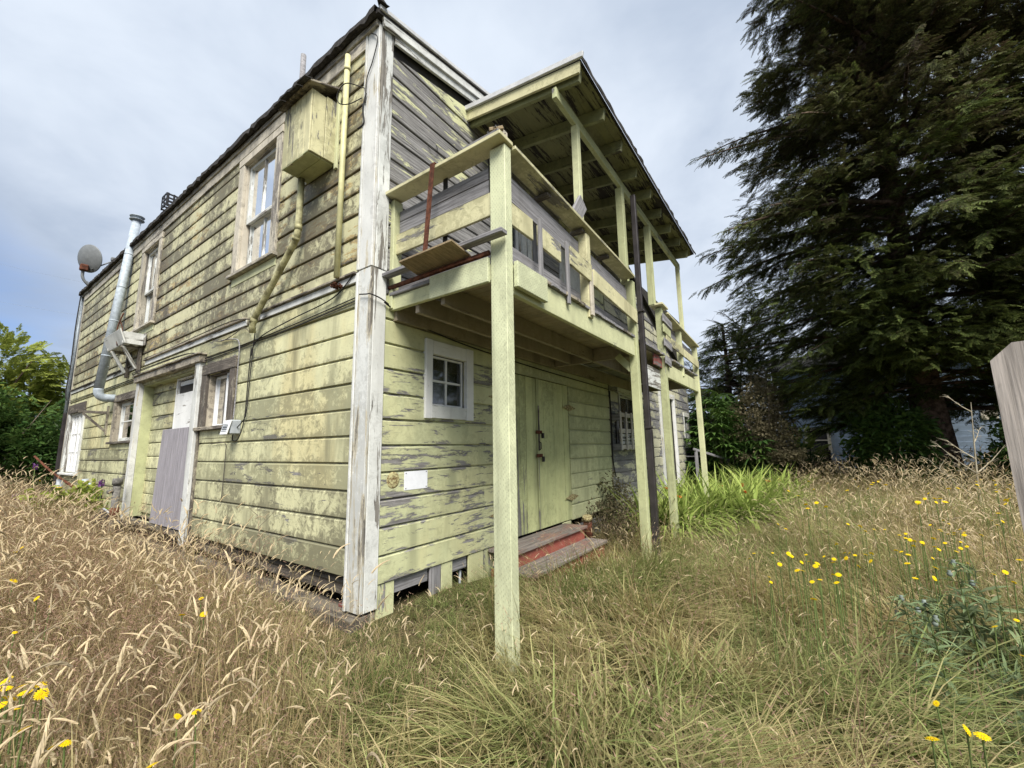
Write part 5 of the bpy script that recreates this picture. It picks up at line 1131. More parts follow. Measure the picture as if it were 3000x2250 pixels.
FLOWERS += [(p, 0.36, 0.022) for p in src(0, 1400, 0.51235, [(210, 690), (290, 730), (75, 590), (90, 425), (125, 400), (1150, 690), (1040, 785), (1165, 780), (215, 285)])]
FLOWERS += [(p, 0.32, 0.018) for p in src(2000, 1400, 0.5123, [(1715, 1480), (1625, 1445), (1427, 1495), (1450, 1290), (1910, 815), (1945, 1020), (1785, 852)])]
mid_ = [(515, 430), (408, 432), (383, 462), (605, 433), (620, 447), (555, 495), (495, 568), (505, 597), (705, 440), (680, 483), (720, 480), (655, 530), (685, 533), (770, 490), (760, 505), (808, 450), (740, 595), (785, 583), (860, 553), (890, 555), (880, 600), (865, 465), (860, 485), (878, 370), (880, 380), (925, 430), (955, 430), (985, 443), (935, 460), (1045, 440), (1080, 433), (1075, 477), (1005, 505), (750, 695),
        (1240, 328), (1275, 320), (1275, 345), (1300, 355), (1325, 362), (1320, 390), (1370, 370), (1380, 385), (1435, 347), (1440, 395), (1465, 410), (1430, 460), (1500, 373), (1490, 243), (1525, 265), (1470, 297), (1480, 305), (1520, 322), (1550, 315), (1550, 325), (1585, 295), (1610, 312), (1610, 327), (1590, 367), (1590, 403), (1625, 393), (1710, 328), (1630, 488), (1565, 422), (1445, 515), (1440, 575), (1285, 490), (1330, 575), (1220, 415), (1250, 423), (1290, 440), (1830, 250), (1800, 270), (1415, 270), (1155, 295), (1095, 295), (1045, 305), (945, 265), (1015, 277), (590, 292), (545, 265), (1780, 553), (1845, 540), (1895, 598), (1925, 470), (1770, 245)]
FLOWERS += [(p, 0.46, 0.0155) for p in src(2000, 1400, 0.5123, mid_)]
far_ = [(720, 20), (750, 65), (705, 152), (715, 175), (765, 143), (820, 165), (660, 103), (605, 75), (940, 72), (1005, 50), (1060, 62), (1090, 28), (1120, 22), (1130, 12), (1160, 40), (1080, 38), (985, 10), (830, 30), (1440, 118), (1350, 150), (1345, 140), (1385, 120), (1450, 140), (1520, 62), (1575, 60), (1405, 90), (1680, 22), (1685, 40), (1705, 10), (1780, 15), (1790, 40), (1850, 12), (1870, 40), (1800, 65), (1795, 80), (1860, 65), (1865, 120), (1850, 130), (1845, 150), (1700, 60), (1470, 120), (1500, 138), (1805, 203)]
FLOWERS += [(p, 0.60, 0.024) for p in src(2000, 1400, 0.5123, far_)]
FLOWERS += [(p, 0.62, 0.028) for p in src(0, 900, 0.42194, [(375, 1140), (420, 1138), (340, 1170), (345, 1178), (300, 1200), (280, 1205)])]
gfl = np.random.default_rng(21)
def flower(p, z, s_, lab, grp):
    w = pix(p[0], p[1], 2, z)
    t = thing('yellow_flower', tuple(w), lab, 'flower', grp)
    tilt = Matrix.Translation(w) @ Euler((gfl.normal(0, 0.4), gfl.normal(0, 0.4) - 0.2, gfl.uniform(0, 6.28))).to_matrix().to_4x4() @ Matrix.Scale(s_ * gfl.uniform(0.65, 1.2), 4)
    put('petals', PET, None, t, tilt); put('eye', EYE, None, t, tilt)
    put('stem', STEM, None, t, Matrix.Translation(w) @ Matrix.Rotation(gfl.uniform(0, 6.28), 4, 'Z') @ Matrix.Diagonal((0.6, 0.6, max(0.1, w.z - gz(w.x, w.y)), 1)))
ORD = 'first second third fourth fifth sixth seventh eighth ninth tenth eleventh twelfth'.split()
def in_bands(lst, n):
    """flowers sorted into bands from the camera outwards, each band from left to right"""
    q = sorted(lst, key=lambda f_: -f_[0][1]); return [sorted(q[i:i + n], key=lambda f_: f_[0][0]) for i in range(0, len(q), n)]
k0, k1, k2, k3 = 10, 16, 25, 32; k4 = k3 + len(mid_); k5 = k4 + len(far_)
for lst, n, where, grp in ((FLOWERS[:k0], 10, 'in the dense lower-left patch', 'yellow flowers at the lower left'), (FLOWERS[k0:k1], 6, 'low in the near straw grass', 'yellow flowers in the near straw grass'), (FLOWERS[k1:k2], 9, 'among the seed heads by the side wall', 'yellow flowers among the seed heads'),
                           (FLOWERS[k2:k3], 7, 'in the lower-right grass', 'yellow flowers at the lower right'), (FLOWERS[k3:k4], 10, 'of the right-hand drift', 'yellow flowers in the drift on the right'), (FLOWERS[k4:k5], 9, 'at the field edge', 'yellow flowers at the far edge of the field'), (FLOWERS[k5:], 6, 'in the weeds by the far window', 'yellow flowers by the far window')):
    bands = in_bands(lst, n)
    for bi, band in enumerate(bands):
        for fi, (p, z, s_) in enumerate(band):
            row = '' if len(bands) == 1 else 'in the %s row ' % ('nearest' if bi == 0 else ORD[bi])
            flower(p, z, s_, '%s yellow flower from the left %s%s' % (ORD[fi], row, where), grp)

# ------------------------------------------------------------------ trees
def orient(x, up=(0, 0, 1), roll=0.0):
    """Euler angles that point local X along x with local Z near 'up'"""
    x = Vector(x).normalized(); z = Vector(up); z = z - x * z.dot(x)
    z = z.normalized() if z.length > 1e-4 else x.orthogonal().normalized()
    y = z.cross(x)
    if roll: 
        c_, s_ = math.cos(roll), math.sin(roll); y, z = y * c_ + z * s_, z * c_ - y * s_
    return tuple(Matrix(((x.x, y.x, z.x), (x.y, y.y, z.y), (x.z, y.z, z.z))).to_euler())
def spray_piece(L=0.55, n=11, wl=0.20, w=0.020, droop=0.35):
    """a flat feathery conifer spray along +X"""
    P_ = Piece(); X = Vector((1, 0, 0))
    pt = lambda t: Vector((L * t, 0, -droop * L * t * t))
    P_.strip([pt(0), pt(0.5), pt(1)], [0.006, 0.005, 0.002], Vector((0, 1, 0)), 0.5, [0.0, 0.2, 0.5])
    for i in range(n):
        for sd_ in (-1, 1):
            t = 0.12 + 0.86 * (i + R_.random() * 0.7) / n; l = wl * (1 - 0.72 * t) * R_.uniform(0.75, 1.2) * (0.55 + 0.45 * min(1, t * 4))
            d_ = Vector((math.cos(0.85 - 0.25 * t), sd_ * math.sin(0.85 - 0.25 * t), R_.uniform(-0.28, 0.12))).normalized(); b = pt(t); q = d_.cross(Vector((0, 0, 1))).normalized()
            m_ = b + d_ * l * 0.55 - Vector((0, 0, 0.02 * l / wl)); e = b + d_ * l - Vector((0, 0, 0.08 * l / wl * 0.6)); rn = R_.random()
            k = len(P_.v); P_.v += [b, m_ + q * w, e, m_ - q * w]; P_.h += [0.15, 0.6, 1.0, 0.6]; P_.r += [rn] * 4; P_.p += [0] * 4; P_.f.append((k, k + 1, k + 2, k + 3))
    return P_
C_RED = pieces('redwood spray', [spray_piece(0.50, 13, 0.17, 0.0125, R_.uniform(0.1, 0.4)).done('spray', 'redwood') for _ in range(6)])
def leaf_cluster(n, L, w, spread, mat, bend=0.3, stalk=True):
    P_ = Piece()
    for _ in range(n):
        d_ = Vector((R_.gauss(0.5, 0.6), R_.gauss(0, 0.7), R_.gauss(0.1, 0.5))).normalized(); b = Vector((R_.uniform(0, spread), R_.gauss(0, spread * 0.35), R_.gauss(0, spread * 0.35)))
        P_.leaf(b, d_, (R_.gauss(0, 0.3), R_.gauss(0, 0.3), 1), L * R_.uniform(0.6, 1.2), w * R_.uniform(0.7, 1.2), R_.random(), bend)
    if stalk: P_.strip([Vector((-0.1, 0, 0)), Vector((spread, 0, 0.02))], [0.005, 0.003], Vector((0, 1, 0)), 0.3, [0, 0.1])
    return P_.done('leaf_cluster', mat)
def palm_cluster(mat, n=9, L=0.30, w=0.085):
    """leaflets radiating from a stalk end"""
    P_ = Piece()
    for k in range(n):
        a = 6.283 * k / n + R_.uniform(-0.15, 0.15); P_.leaf((0.02 * math.cos(a), 0.02 * math.sin(a), 0), (math.cos(a), math.sin(a), 0.1), (0, 0, 1), L * R_.uniform(0.75, 1.1), w, R_.random(), 0.55)
    P_.strip([Vector((0, 0, -0.35)), Vector((0, 0, 0))], [0.006, 0.004], Vector((0, 1, 0)), 0.3, [0, 0.1])
    return P_.done('palmate', mat)
C_DARK = pieces('dark leaves', [leaf_cluster(14, 0.13, 0.06, 0.28, 'dark_leaf') for _ in range(4)])
C_BRIGHT = pieces('bright sprays', [spray_piece(0.42, 10, 0.18, 0.026, 0.1).done('spray', 'bright_leaf') for _ in range(4)])
C_KHAKI = pieces('khaki leaves', [leaf_cluster(16, 0.075, 0.045, 0.25, 'khaki_leaf') for _ in range(4)])
C_PALM = pieces('palmate leaves', [palm_cluster('dark_leaf') for _ in range(4)])
C_VINE = pieces('vine leaves', [leaf_cluster(9, 0.13, 0.12, 0.22, 'bright_leaf', 0.4) for _ in range(3)])

def trunk_mesh(base, top, r0, r1, n=14, rings=9, flute=0.09, seed=1, lean=0.15):
    g = random.Random(seed); vs, fs = [], []; ph = [g.uniform(0, 6.28) for _ in range(4)]
    base, top = Vector(base), Vector(top)
    for i in range(rings):
        t = i / (rings - 1); c_ = base.lerp(top, t) + Vector((math.sin(t * 5 + ph[0]), math.cos(t * 4 + ph[1]), 0)) * lean * t * (1 - t); r_ = r0 + (r1 - r0) * t ** 0.8 + r0 * 0.45 * math.exp(-t * 16)
        for k in range(n * 2):
            q = math.pi * k / n; rr = r_ * (1 + flute * math.sin(q * 7 + ph[2] + t * 2) + 0.5 * flute * math.sin(q * 13 + ph[3]))
            vs.append(c_ + Vector((math.cos(q) * rr, math.sin(q) * rr, 0)))
    m = n * 2
    for i in range(rings - 1):
        for k in range(m): fs.append((i * m + k, i * m + (k + 1) % m, (i + 1) * m + (k + 1) % m, (i + 1) * m + k))
    return mesh_of(vs, fs, 'trunk', True)
def limbs_mesh(paths):
    """all limbs of one tree as one branching mesh"""
    vs, fs = [], []
    for pts, r0 in paths:
        n = 5; k0 = len(vs); prev = None
        for i, p in enumerate(pts):
            t = (pts[min(i + 1, len(pts) - 1)] - pts[max(i - 1, 0)]).normalized(); a = prev or (Vector((0, 0, 1)) if abs(t.z) < 0.9 else Vector((1, 0, 0)))
            x = (a - t * a.dot(t)).normalized(); y = t.cross(x); prev = x; r_ = r0 * (1 - 0.85 * i / (len(pts) - 1))
            for k in range(n): q = 6.283 * k / n; vs.append(p + (x * math.cos(q) + y * math.sin(q)) * r_)
        for i in range(len(pts) - 1):
            for k in range(n): fs.append((k0 + i * n + k, k0 + i * n + (k + 1) % n, k0 + (i + 1) * n + (k + 1) % n, k0 + (i + 1) * n + k))
    return mesh_of(vs, fs, 'limbs', True)
def conifer(name, base, height, r0, zlow, radius_fn, nbr, seed, label, coll=None, nidx=6, size=1.0, tint_fn=None, gap=0.25, droop=0.5, per=11, group=None, facing=None, fill=0, gaps=-0.10, opening=None):
    g = random.Random(seed); t = thing(name, base, label, 'tree', group); b = Vector(base)
    put('trunk', trunk_mesh(b - Vector((0, 0, 0.3)), b + Vector((0.2, 0.1, height)), r0, 0.04, seed=seed), 'bark', t)
    pos, rot, scl, tint, idx, paths = [], [], [], [], [], []
    for i in range(nbr):
        z = zlow + (height - zlow) * ((i + g.random()) / nbr) ** 1.15; az = g.uniform(0, 6.283) if not facing or g.random() < 0.25 else g.gauss(facing[0], facing[1])
        if opening and z < opening[1] and abs((az - opening[0] + math.pi) % 6.2832 - math.pi) < 0.55: continue
        L = radius_fn(z) * g.uniform(0.62, 1.08 + 0.22 * (fill > 9000)); d_ = Vector((math.cos(az), math.sin(az), 0)); up0 = g.uniform(-0.05, 0.35); p0 = b + Vector((0, 0, z)); pts = []
        n = 7
        for k in range(n + 1):
            q = k / n; pts.append(p0 + d_ * L * q + Vector((0, 0, L * (up0 * q - droop * q * q * (0.6 + 0.4 * q)))) + Vector((-d_.y, d_.x, 0)) * 0.12 * L * math.sin(q * 3 + i) * 0.5)
        paths.append((pts, 0.018 + 0.012 * L))
        m_ = max(4, int(per * L)); tone = g.gauss(0, 0.13)
        for k in range(m_):
            q = gap + (1 - gap) * ((k + g.random()) / m_) ** 0.85; f_ = q * n; a = min(int(f_), n - 1); p = pts[a].lerp(pts[a + 1], f_ - a); tg = (pts[a + 1] - pts[a]).normalized()
            sd_ = (-1 if k % 2 else 1); sidev = Vector((-tg.y, tg.x, 0)).normalized() * sd_; out = (tg * g.uniform(0.35, 1.0) + sidev * g.uniform(0.2, 1.0) * (1.0 if q < 0.93 else 0.2) + Vector((0, 0, g.uniform(-0.35, 0.1)))).normalized()
            pos.append(p + Vector((g.gauss(0, 0.06), g.gauss(0, 0.06), g.gauss(0, 0.06)))); rot.append(orient(out, (g.gauss(0, 0.25), g.gauss(0, 0.25), 1))); scl.append(size * g.uniform(0.65, 1.25) * (0.75 + 0.35 * math.sin(math.pi * q)))
            tint.append(min(1, max(0, (tint_fn(z, q) if tint_fn else 0.3) + tone + g.gauss(0, 0.12)))); idx.append(g.randrange(nidx))
    made = 0
    while made < fill:
        z = zlow + (height - zlow) * g.random() ** 1.1; az = g.uniform(0, 6.283) if not facing or g.random() < 0.35 else g.gauss(facing[0], facing[1]); rr = radius_fn(z) * (0.22 + 0.72 * g.random() ** 0.6)
        if opening and z < opening[1] and abs((az - opening[0] + math.pi) % 6.2832 - math.pi) < 0.5 + 0.35 / (0.4 + rr): made += 0.2; continue
        d_ = Vector((math.cos(az), math.sin(az), 0)); p = b + d_ * rr + Vector((0, 0, z - 0.10 * rr))
        if mnoise.noise(p * 0.75) + 0.5 * mnoise.noise(p * 1.9) < gaps + 0.34 * (rr / radius_fn(z)) - 0.1 + (0.14 if z > 8.5 else 0.0) * (fill > 9000): continue
        made += 1; out = (d_ + Vector((g.gauss(0, 0.45), g.gauss(0, 0.45), g.gauss(-0.12, 0.25)))).normalized(); q = rr / radius_fn(z)
        pos.append(p); rot.append(orient(out, (g.gauss(0, 0.35), g.gauss(0, 0.35), 1))); scl.append(size * g.uniform(0.6, 1.15)); idx.append(g.randrange(nidx))
        tint.append(min(1, max(0, (tint_fn(z, q) if tint_fn else 0.3) + 0.35 * mnoise.noise(p * 0.9) + g.gauss(0, 0.12))))
    put('limbs', limbs_mesh(paths), 'bark', t)
    c_ = scatter('crown', coll or C_RED, pos, rot, scl, tint, idx, None, t); c_['kind'] = 'stuff'
    return t
def rw_tint(z, q): return 0.10 + 0.62 / (1 + math.exp(-(z - 6.6) * 0.8)) - 0.15 * q
RA = lambda z: 4.7 * min(1.0, 0.72 + 0.07 * (z - 2)) * (1 - max(0, z - 8.0) / 20.0)
conifer('redwood_tree', (13.2, -5.75, gz(13.2, -5.75)), 22.0, 0.36, 2.6, RA, 180, 31, 'tall dark redwood with the nearer bare trunk behind the field', size=0.95, tint_fn=rw_tint, group='redwoods', per=19, droop=0.2, fill=24000, opening=(math.pi - 0.19, 3.4), facing=(math.pi, 1.7))
conifer('redwood_tree', (14.6, -7.75, gz(14.6, -7.75)), 22.0, 0.38, 2.2, lambda z: 4.8 * (1 - max(0, z - 9) / 20.0), 160, 47, 'second redwood standing right of and behind the nearer trunk', size=0.95, tint_fn=rw_tint, group='redwoods', per=14, droop=0.2, fill=20000, opening=(math.pi - 0.28, 3.6), facing=(math.pi * 0.9, 1.5))
conifer('evergreen_tree', (14.2, -1.0, gz(14, -1)), 5.7, 0.14, 0.8, lambda z: 1.95 * (1 - max(0, z - 3.0) / 3.8), 120, 53, 'low dense dark evergreen between the house and the redwoods', size=0.8, tint_fn=lambda z, q: 0.12, per=22, droop=0.3)
conifer('evergreen_tree', (15.5, 1.0, gz(15, 1)), 5.2, 0.12, 0.6, lambda z: 2.0 * (1 - max(0, z - 2.8) / 3.6), 70, 59, 'dark evergreen showing just past the end of the house', size=0.8, tint_fn=lambda z, q: 0.12, per=12, droop=0.3)

def bush(name, c_, rad, hgt, n, coll, nidx, size, tint, seed, label, cat='shrub', stems=6, hollow=0.35, mat='twig', up=0.4, group=None, z0=0.1):
    """a shrub: stems from the ground and leaf clusters through an uneven volume"""
    g = random.Random(seed); bz = gz(c_[0], c_[1]); b = Vector((c_[0], c_[1], bz)); t = thing(name, b, label, cat, group); paths = []; tips = []
    for k in range(stems):
        a = g.uniform(0, 6.283); r2 = rad * g.uniform(0.3, 0.8); top = b + Vector((r2 * math.cos(a), r2 * math.sin(a), hgt * g.uniform(0.55, 0.95)))
        pts = [b + Vector((0.08 * math.cos(a), 0.08 * math.sin(a), -0.1)), b.lerp(top, 0.4) + Vector((0, 0, 0.1 * hgt)), b.lerp(top, 0.75) + Vector((0, 0, 0.05 * hgt)), top]; paths.append((smooth_path(pts, 3), 0.022 * max(0.5, hgt / 2))); tips.append(top)
    put('stems', limbs_mesh(paths), mat, t)
    lumps = [(Vector((g.gauss(0, 0.45), g.gauss(0, 0.45), g.uniform(0.15, 0.85))), g.uniform(0.28, 0.5)) for _ in range(9)]
    pos, rot, scl, ti, ix = [], [], [], [], []
    while len(pos) < n:
        lc, lr = g.choice(lumps); d_ = Vector((g.gauss(0, 1), g.gauss(0, 1), g.gauss(0, 1))).normalized(); rr = lr * (hollow + (1 - hollow) * g.random() ** 0.5); q = lc + d_ * rr
        z = max(z0 * hgt, q.z * hgt)
        if q.x ** 2 + q.y ** 2 > 1.35 or (cat == 'tree' and (q.x / 1.1) ** 2 + (q.y / 1.1) ** 2 + max(0.0, q.z - 0.35) ** 2 / 0.42 > 1.0): continue
        p = b + Vector((q.x * rad, q.y * rad, z)); out = (d_ + Vector((q.x, q.y, up))).normalized()
        if in_house(p.x, p.y) and p.x < 12.2 and p.y < 12.0: continue
        pos.append(p); rot.append(orient(out, (g.gauss(0, 0.4), g.gauss(0, 0.4), 1)) if coll is not C_PALM else orient(Vector((out.x, out.y, 0.2)), (d_.x * 0.5, d_.y * 0.5, 1))); scl.append(size * g.uniform(0.65, 1.25)); ti.append(min(1, max(0, tint + 0.25 * (q.z - 0.5) + g.gauss(0, 0.16)))); ix.append(g.randrange(nidx))
    lv = scatter('foliage', coll, pos, rot, scl, ti, ix, None, t); lv['kind'] = 'stuff'
    return t
bush('cypress_tree', (-1.5, 16.4), 2.3, 5.3, 3000, C_BRIGHT, 4, 1.0, 0.70, 61, 'rounded yellow-green cypress beyond the far left corner', 'tree', stems=7, mat='bark')
bush('cypress_tree', (0.9, 17.4), 2.0, 4.9, 2200, C_BRIGHT, 4, 1.0, 0.62, 67, 'yellow-green cypress half hidden behind the house', 'tree', stems=6, mat='bark')
bush('laurel_shrub', (-1.15, 13.2), 1.4, 3.0, 1300, C_DARK, 4, 1.0, 0.30, 71, 'dark broad-leaved shrub at the far left below the cypress', stems=7)
bush('laurel_shrub', (0.5, 13.4), 1.1, 2.9, 800, C_DARK, 4, 1.0, 0.15, 72, 'dark shrub tucked against the far end of the house', stems=5)
bush('weed_patch', (-2.6, 15.0), 1.3, 2.2, 700, C_DARK, 4, 1.0, 0.45, 73, 'leafy shrub at the left edge of the picture', stems=5)
bush('palmate_shrub', (11.3, -1.05), 0.95, 2.5, 260, C_PALM, 4, 1.0, 0.45, 74, 'large-leaved shrub just beyond the last balcony post', stems=7, up=0.2)
bush('palmate_shrub', (12.3, -0.1), 0.9, 2.9, 220, C_PALM, 4, 1.0, 0.25, 75, 'taller large-leaved shrub against the end of the grey wall', stems=6, up=0.2)
bush('khaki_shrub', (11.6, -2.05), 0.75, 3.1, 700, C_KHAKI, 4, 1.0, 0.75, 76, 'shrub with drying khaki leaves in front of the dark evergreen', stems=7, z0=0.35)
bush('leafy_shrub', (12.2, -4.65), 0.72, 2.0, 500, C_DARK, 4, 1.15, 0.35, 77, 'leafy green shrub left of the redwood trunk', stems=7)
bush('leafy_shrub', (12.1, -5.7), 0.8, 0.75, 350, C_DARK, 4, 1.0, 0.30, 78, 'low leafy shrub at the foot of the redwood', stems=5)
bush('leafy_shrub', (11.9, -7.0), 0.95, 1.55, 600, C_DARK, 4, 1.0, 0.12, 79, 'dark shrub behind the bleached sapling', stems=5)
bush('leafy_shrub', (13.0, -8.8), 1.2, 1.8, 500, C_DARK, 4, 1.0, 0.10, 80, 'dark shrub behind the near fence board', stems=5)
bush('leafy_shrub', (14.3, -2.9), 0.9, 0.8, 350, C_DARK, 4, 1.0, 0.10, 81, 'dark undergrowth in front of the brown fence', stems=5)
bush('leafy_shrub', (12.6, -1.3), 1.1, 1.3, 500, C_DARK, 4, 1.0, 0.08, 82, 'dark undergrowth under the evergreen', stems=5)
bush('bright_shrub', (16.6, -2.6), 0.8, 1.7, 220, C_BRIGHT, 4, 1.0, 0.6, 83, 'small sunlit yellow-green shrub by the blue house window', stems=4)
bush('vine', (-0.42, 7.6), 0.42, 0.75, 120, C_VINE, 3, 1.0, 0.55, 84, 'yellow-green broad-leaved vine at the foot of the side wall', 'vine', stems=5)
bush('weedy_bush', (4.85, -0.30), 0.28, 0.80, 120, C_KHAKI, 4, 0.7, 0.35, 85, 'dry weedy bush against the wall where the grey boards begin', stems=9, z0=0.2)
bush('dead_shrub', (3.95, -0.40), 0.35, 0.5, 80, C_KHAKI, 4, 0.6, 0.8, 86, 'dry weeds beside the cleanout pipe', stems=9)

def bare_tree(name, base, hgt, seed, label, mat, spread=0.5, r0=0.03, n1=7, n2=5, lean=(0, 0), cat='tree', twigs=4):
    g = random.Random(seed); b = Vector(base); t = thing(name, base, label, cat); top = b + Vector((lean[0], lean[1], hgt)); main = smooth_path([b - Vector((0, 0, 0.1)), b.lerp(top, 0.4) + Vector((g.gauss(0, 0.04), g.gauss(0, 0.04), 0)), top], 5)
    put('trunk', limbs_mesh([(main, r0)]), mat, t); paths = []
    for i in range(n1):
        q = 0.25 + 0.7 * (i + g.random()) / n1; k = min(int(q * (len(main) - 1)), len(main) - 2); p = main[k]; a = g.uniform(0, 6.283); L = hgt * spread * g.uniform(0.5, 1.0) * (1.1 - 0.6 * q)
        e = p + Vector((math.cos(a) * L * 0.7, math.sin(a) * L * 0.7, L * 0.75)); br = smooth_path([p, p.lerp(e, 0.5) + Vector((0, 0, -0.05 * L)), e], 3); paths.append((br, r0 * 0.5))
        for j in range(n2):
            q2 = br[g.randrange(2, len(br))]; a2 = a + g.gauss(0, 0.9); l2 = L * g.uniform(0.25, 0.5); e2 = q2 + Vector((math.cos(a2) * l2 * 0.7, math.sin(a2) * l2 * 0.7, l2 * g.uniform(0.1, 0.8))); paths.append(([q2, q2.lerp(e2, 0.5) + Vector((0, 0, 0.02)), e2], r0 * 0.25))
            for _ in range(twigs):
                q3 = q2.lerp(e2, g.uniform(0.3, 1.0)); l3 = l2 * 0.4; a3 = a2 + g.gauss(0, 1.0); e3 = q3 + Vector((math.cos(a3) * l3, math.sin(a3) * l3, l3 * g.uniform(-0.2, 0.7))); paths.append(([q3, q3.lerp(e3, 0.5), e3], r0 * 0.14))
    put('limbs', limbs_mesh(paths), mat, t); return t
bare_tree('sapling', (9.0, -5.42, gz(9, -5.4)), 2.15, 91, 'slender bleached leafless sapling right of the redwood trunk', 'pale_stem', 0.42, 0.026, 7, 4, (0.0, -0.12), 'sapling', 2)
bare_tree('bare_tree', (15.2, -0.9, gz(15, -1)), 6.3, 92, 'leafless twiggy tree rising above the balcony end', 'twig', 0.42, 0.06, 16, 7, (0.2, -0.6), 'tree', 5)
bare_tree('dry_weed', (-0.28, 1.15, gz(-0.3, 1.1)), 0.85, 93, 'dry branching weed stalk in front of the side wall', 'twig', 0.5, 0.006, 6, 2, (0.02, 0.05), 'weed', 1)
bare_tree('dry_weed', (-0.22, 1.75, gz(-0.3, 1.6)), 0.72, 94, 'second dry weed stalk left of the branching one', 'twig', 0.5, 0.005, 5, 2, (0.02, 0.08), 'weed', 1)

# thistles at the right
def thistle(c_, hgt, seed, lab):
    g = random.Random(seed); b = Vector((c_[0], c_[1], gz(*c_))); t = thing('thistle', b, lab, 'thistle', 'thistles in the grass on the right'); P_ = Piece()
    main = smooth_path([b, b + Vector((0.03, 0.02, hgt * 0.5)), b + Vector((0.0, 0.06, hgt))], 6); put('stalk', limbs_mesh([(main, 0.008)]), 'flower_stem', t)
    for k in range(80):
        q = g.random() ** 0.8; p = main[min(int(q * len(main)), len(main) - 1)] - b; a = k * 2.4 + g.gauss(0, 0.3); P_.leaf(p, (math.cos(a), math.sin(a), g.uniform(0.1, 0.8)), (0, 0, 1), 0.15 * (1.1 - 0.6 * q) * g.uniform(0.7, 1.2), 0.018, g.random(), 0.5)
    put('leaves', P_.done('leaves', 'thistle_leaf'), None, t, Matrix.Translation(b))
    for k in range(3):
        a = k * 2.1 + seed; p = main[-1] + Vector((math.cos(a), math.sin(a), 0)) * 0.06 * (k > 0) + Vector((0, 0, -0.05 * k)); lathe('flower_head', [(0.003, -0.012), (0.012, -0.006), (0.013, 0.005), (0.007, 0.012), (0.009, 0.02), (0.0, 0.021)], p, 'thistle_head', t, 9)
for c_, h_, sd_, lab in (((1.35, -3.62), 0.80, 101, 'tall pale thistle at the right edge of the drift'), ((0.85, -3.40), 0.68, 102, 'leafy grey-green thistle in the right foreground'), ((1.15, -3.35), 0.62, 103, 'short thistle between its two taller neighbours')): thistle(c_, h_, sd_, lab)
C_WEED = pieces('weed leaves', [leaf_cluster(16, 0.12, 0.022, 0.16, 'thistle_leaf', 0.5) for _ in range(3)])
bush('weed_clump', (1.75, -3.85), 0.30, 0.44, 34, C_WEED, 3, 1.0, 0.5, 121, 'leafy grey-green weed clump around the tall thistle', 'weed', stems=9, mat='flower_stem')
bush('weed_clump', (0.95, -3.75), 0.26, 0.32, 26, C_WEED, 3, 1.0, 0.4, 122, 'lower leafy weed clump at the right edge of the picture', 'weed', stems=8, mat='flower_stem')
# purple spikes by the far window
def spike(c_, hgt, seed, lab):
    g = random.Random(seed); b = Vector((c_[0], c_[1], gz(*c_))); t = thing('purple_flower', b, lab, 'flower', 'purple flowers by the far window'); top = b + Vector((0.02, 0.0, hgt)); put('stem', tube_mesh([b, b.lerp(top, 0.5) + Vector((0.01, 0, 0)), top], 0.006, 5), 'flower_stem', t)
    put('petals', clump_mesh(50, 0.045, seed, 0.022), 'purple_petal', t, Matrix.Translation(top - Vector((0, 0, 0.06))) @ Matrix.Diagonal((0.8, 0.8, 2.2, 1)))
for c_, h_, sd_, lab in (((-0.20, 7.0), 0.95, 111, 'purple flower spike against the side wall'), ((-0.62, 10.2), 1.20, 112, 'purple flower spike beside the leaning branch'), ((-0.95, 9.0), 0.68, 113, 'purple flower left of the yellow-banded marker'), ((-0.46, 8.8), 0.60, 114, 'low purple flower at the foot of the marker')): spike(c_, h_, sd_, lab)

# ------------------------------------------------------------------ neighbour's house, fences, wires
nb = thing('neighbour_house', (21.2, -6.0, gz(21, -6)), 'pale blue clapboard house half hidden behind the trees', 'house')
put('wall', mesh_of([(21.06, -14.5, -0.4), (21.06, -2.2, -0.4), (21.06, -2.2, 4.6), (21.06, -14.5, 4.6), (26, -14.5, -0.4), (26, -2.2, -0.4), (26, -2.2, 4.6), (26, -14.5, 4.6)], [(0, 3, 2, 1), (4, 5, 6, 7), (0, 1, 5, 4), (1, 2, 6, 5), (2, 3, 7, 6), (3, 0, 4, 7)], 'wall'), 'blue_siding', nb)
nw = bpy.data.objects['house']
nbw = [c_ for c_ in nb.children if c_.name.startswith('wall')][0]
for k in range(22):
    z = -0.15 + 0.215 * k
    beam('clapboard', (21.035, -14.5, z + 0.1075), (21.035, -2.2, z + 0.1075), 0.022, 0.222, 'blue_siding', nbw, (-0.09, 0, 1), 0.003)
wn = block('window', (20.94, 20.96), (-3.80, -3.10), (0.85, 1.75), 'interior', nb)
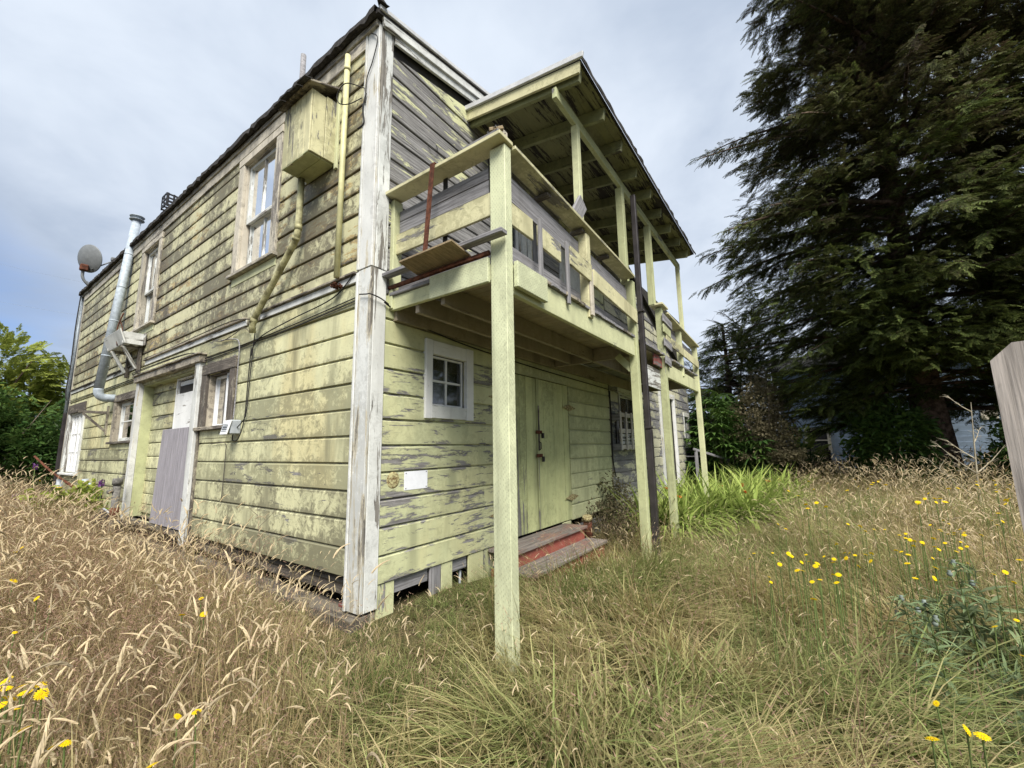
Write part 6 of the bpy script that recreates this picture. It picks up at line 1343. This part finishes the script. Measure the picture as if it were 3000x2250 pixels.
for a, b, c_, d_ in ((-3.92, -3.80, 0.75, 1.85), (-3.10, -2.98, 0.75, 1.85)): block('frame', (20.90, 21.0), (a, b), (c_, d_), 'cream_clean', wn)
for c_, d_ in ((0.75, 0.86), (1.74, 1.85), (1.27, 1.33)): block('frame', (20.905, 20.99), (-3.80, -3.10), (c_, d_), 'cream_clean', wn)
block('vent', (20.97, 21.0), (-9.0, -8.55), (1.95, 2.3), 'cream_clean', nb)
put('roof', mesh_of([(20.6, -14.9, 4.5), (20.6, -1.8, 4.5), (23.6, -1.8, 5.6), (23.6, -14.9, 5.6), (26.6, -1.8, 4.5), (26.6, -14.9, 4.5)], [(0, 1, 2, 3), (3, 2, 4, 5)], 'roof'), 'asphalt_roof', nb)
bf = thing('board_fence', (18.0, -2.6, gz(18, -2.6)), 'dark brown board fence below the blue house window', 'fence')
y = -0.8; 
while y > -3.65: block('board', (18.0, 18.02), (y - 0.135, y), (gz(18, y) - 0.1, 0.93 + R_.uniform(-0.02, 0.03)), 'brown_fence', bf); y -= 0.14
block('rail', (18.022, 18.06), (-3.6, -0.8), (0.72, 0.80), 'brown_fence', bf); block('post', (18.022, 18.11), (-3.68, -3.59), (-0.4, 1.15), 'brown_fence', bf)
pg = thing('picket_gate', (17.6, -3.9, gz(17.6, -3.9)), 'small dark picket gate at the end of the brown fence', 'gate')
for k in range(7): block('picket', (17.6, 17.62), (-3.62 - 0.105 * k - 0.07, -3.62 - 0.105 * k), (-0.2, 0.52), 'brown_fence', pg)
for z in (0.0, 0.34): block('rail', (17.622, 17.655), (-4.36, -3.6), (z, z + 0.07), 'brown_fence', pg)
for k, (dz, lab) in enumerate(((0.0, 'upper power line crossing the sky at the far left'), (-2.6, 'lower power line crossing the sky at the far left'))):
    tag(put('power_line', tube_mesh(smooth_path([(-14, 40, 14.6 + dz), (-3, 40.5, 14.2 + dz), (6, 41, 14.35 + dz), (20, 42, 15.4 + dz)], 5), 0.004, 5), 'grey_plastic'), lab, 'power line')
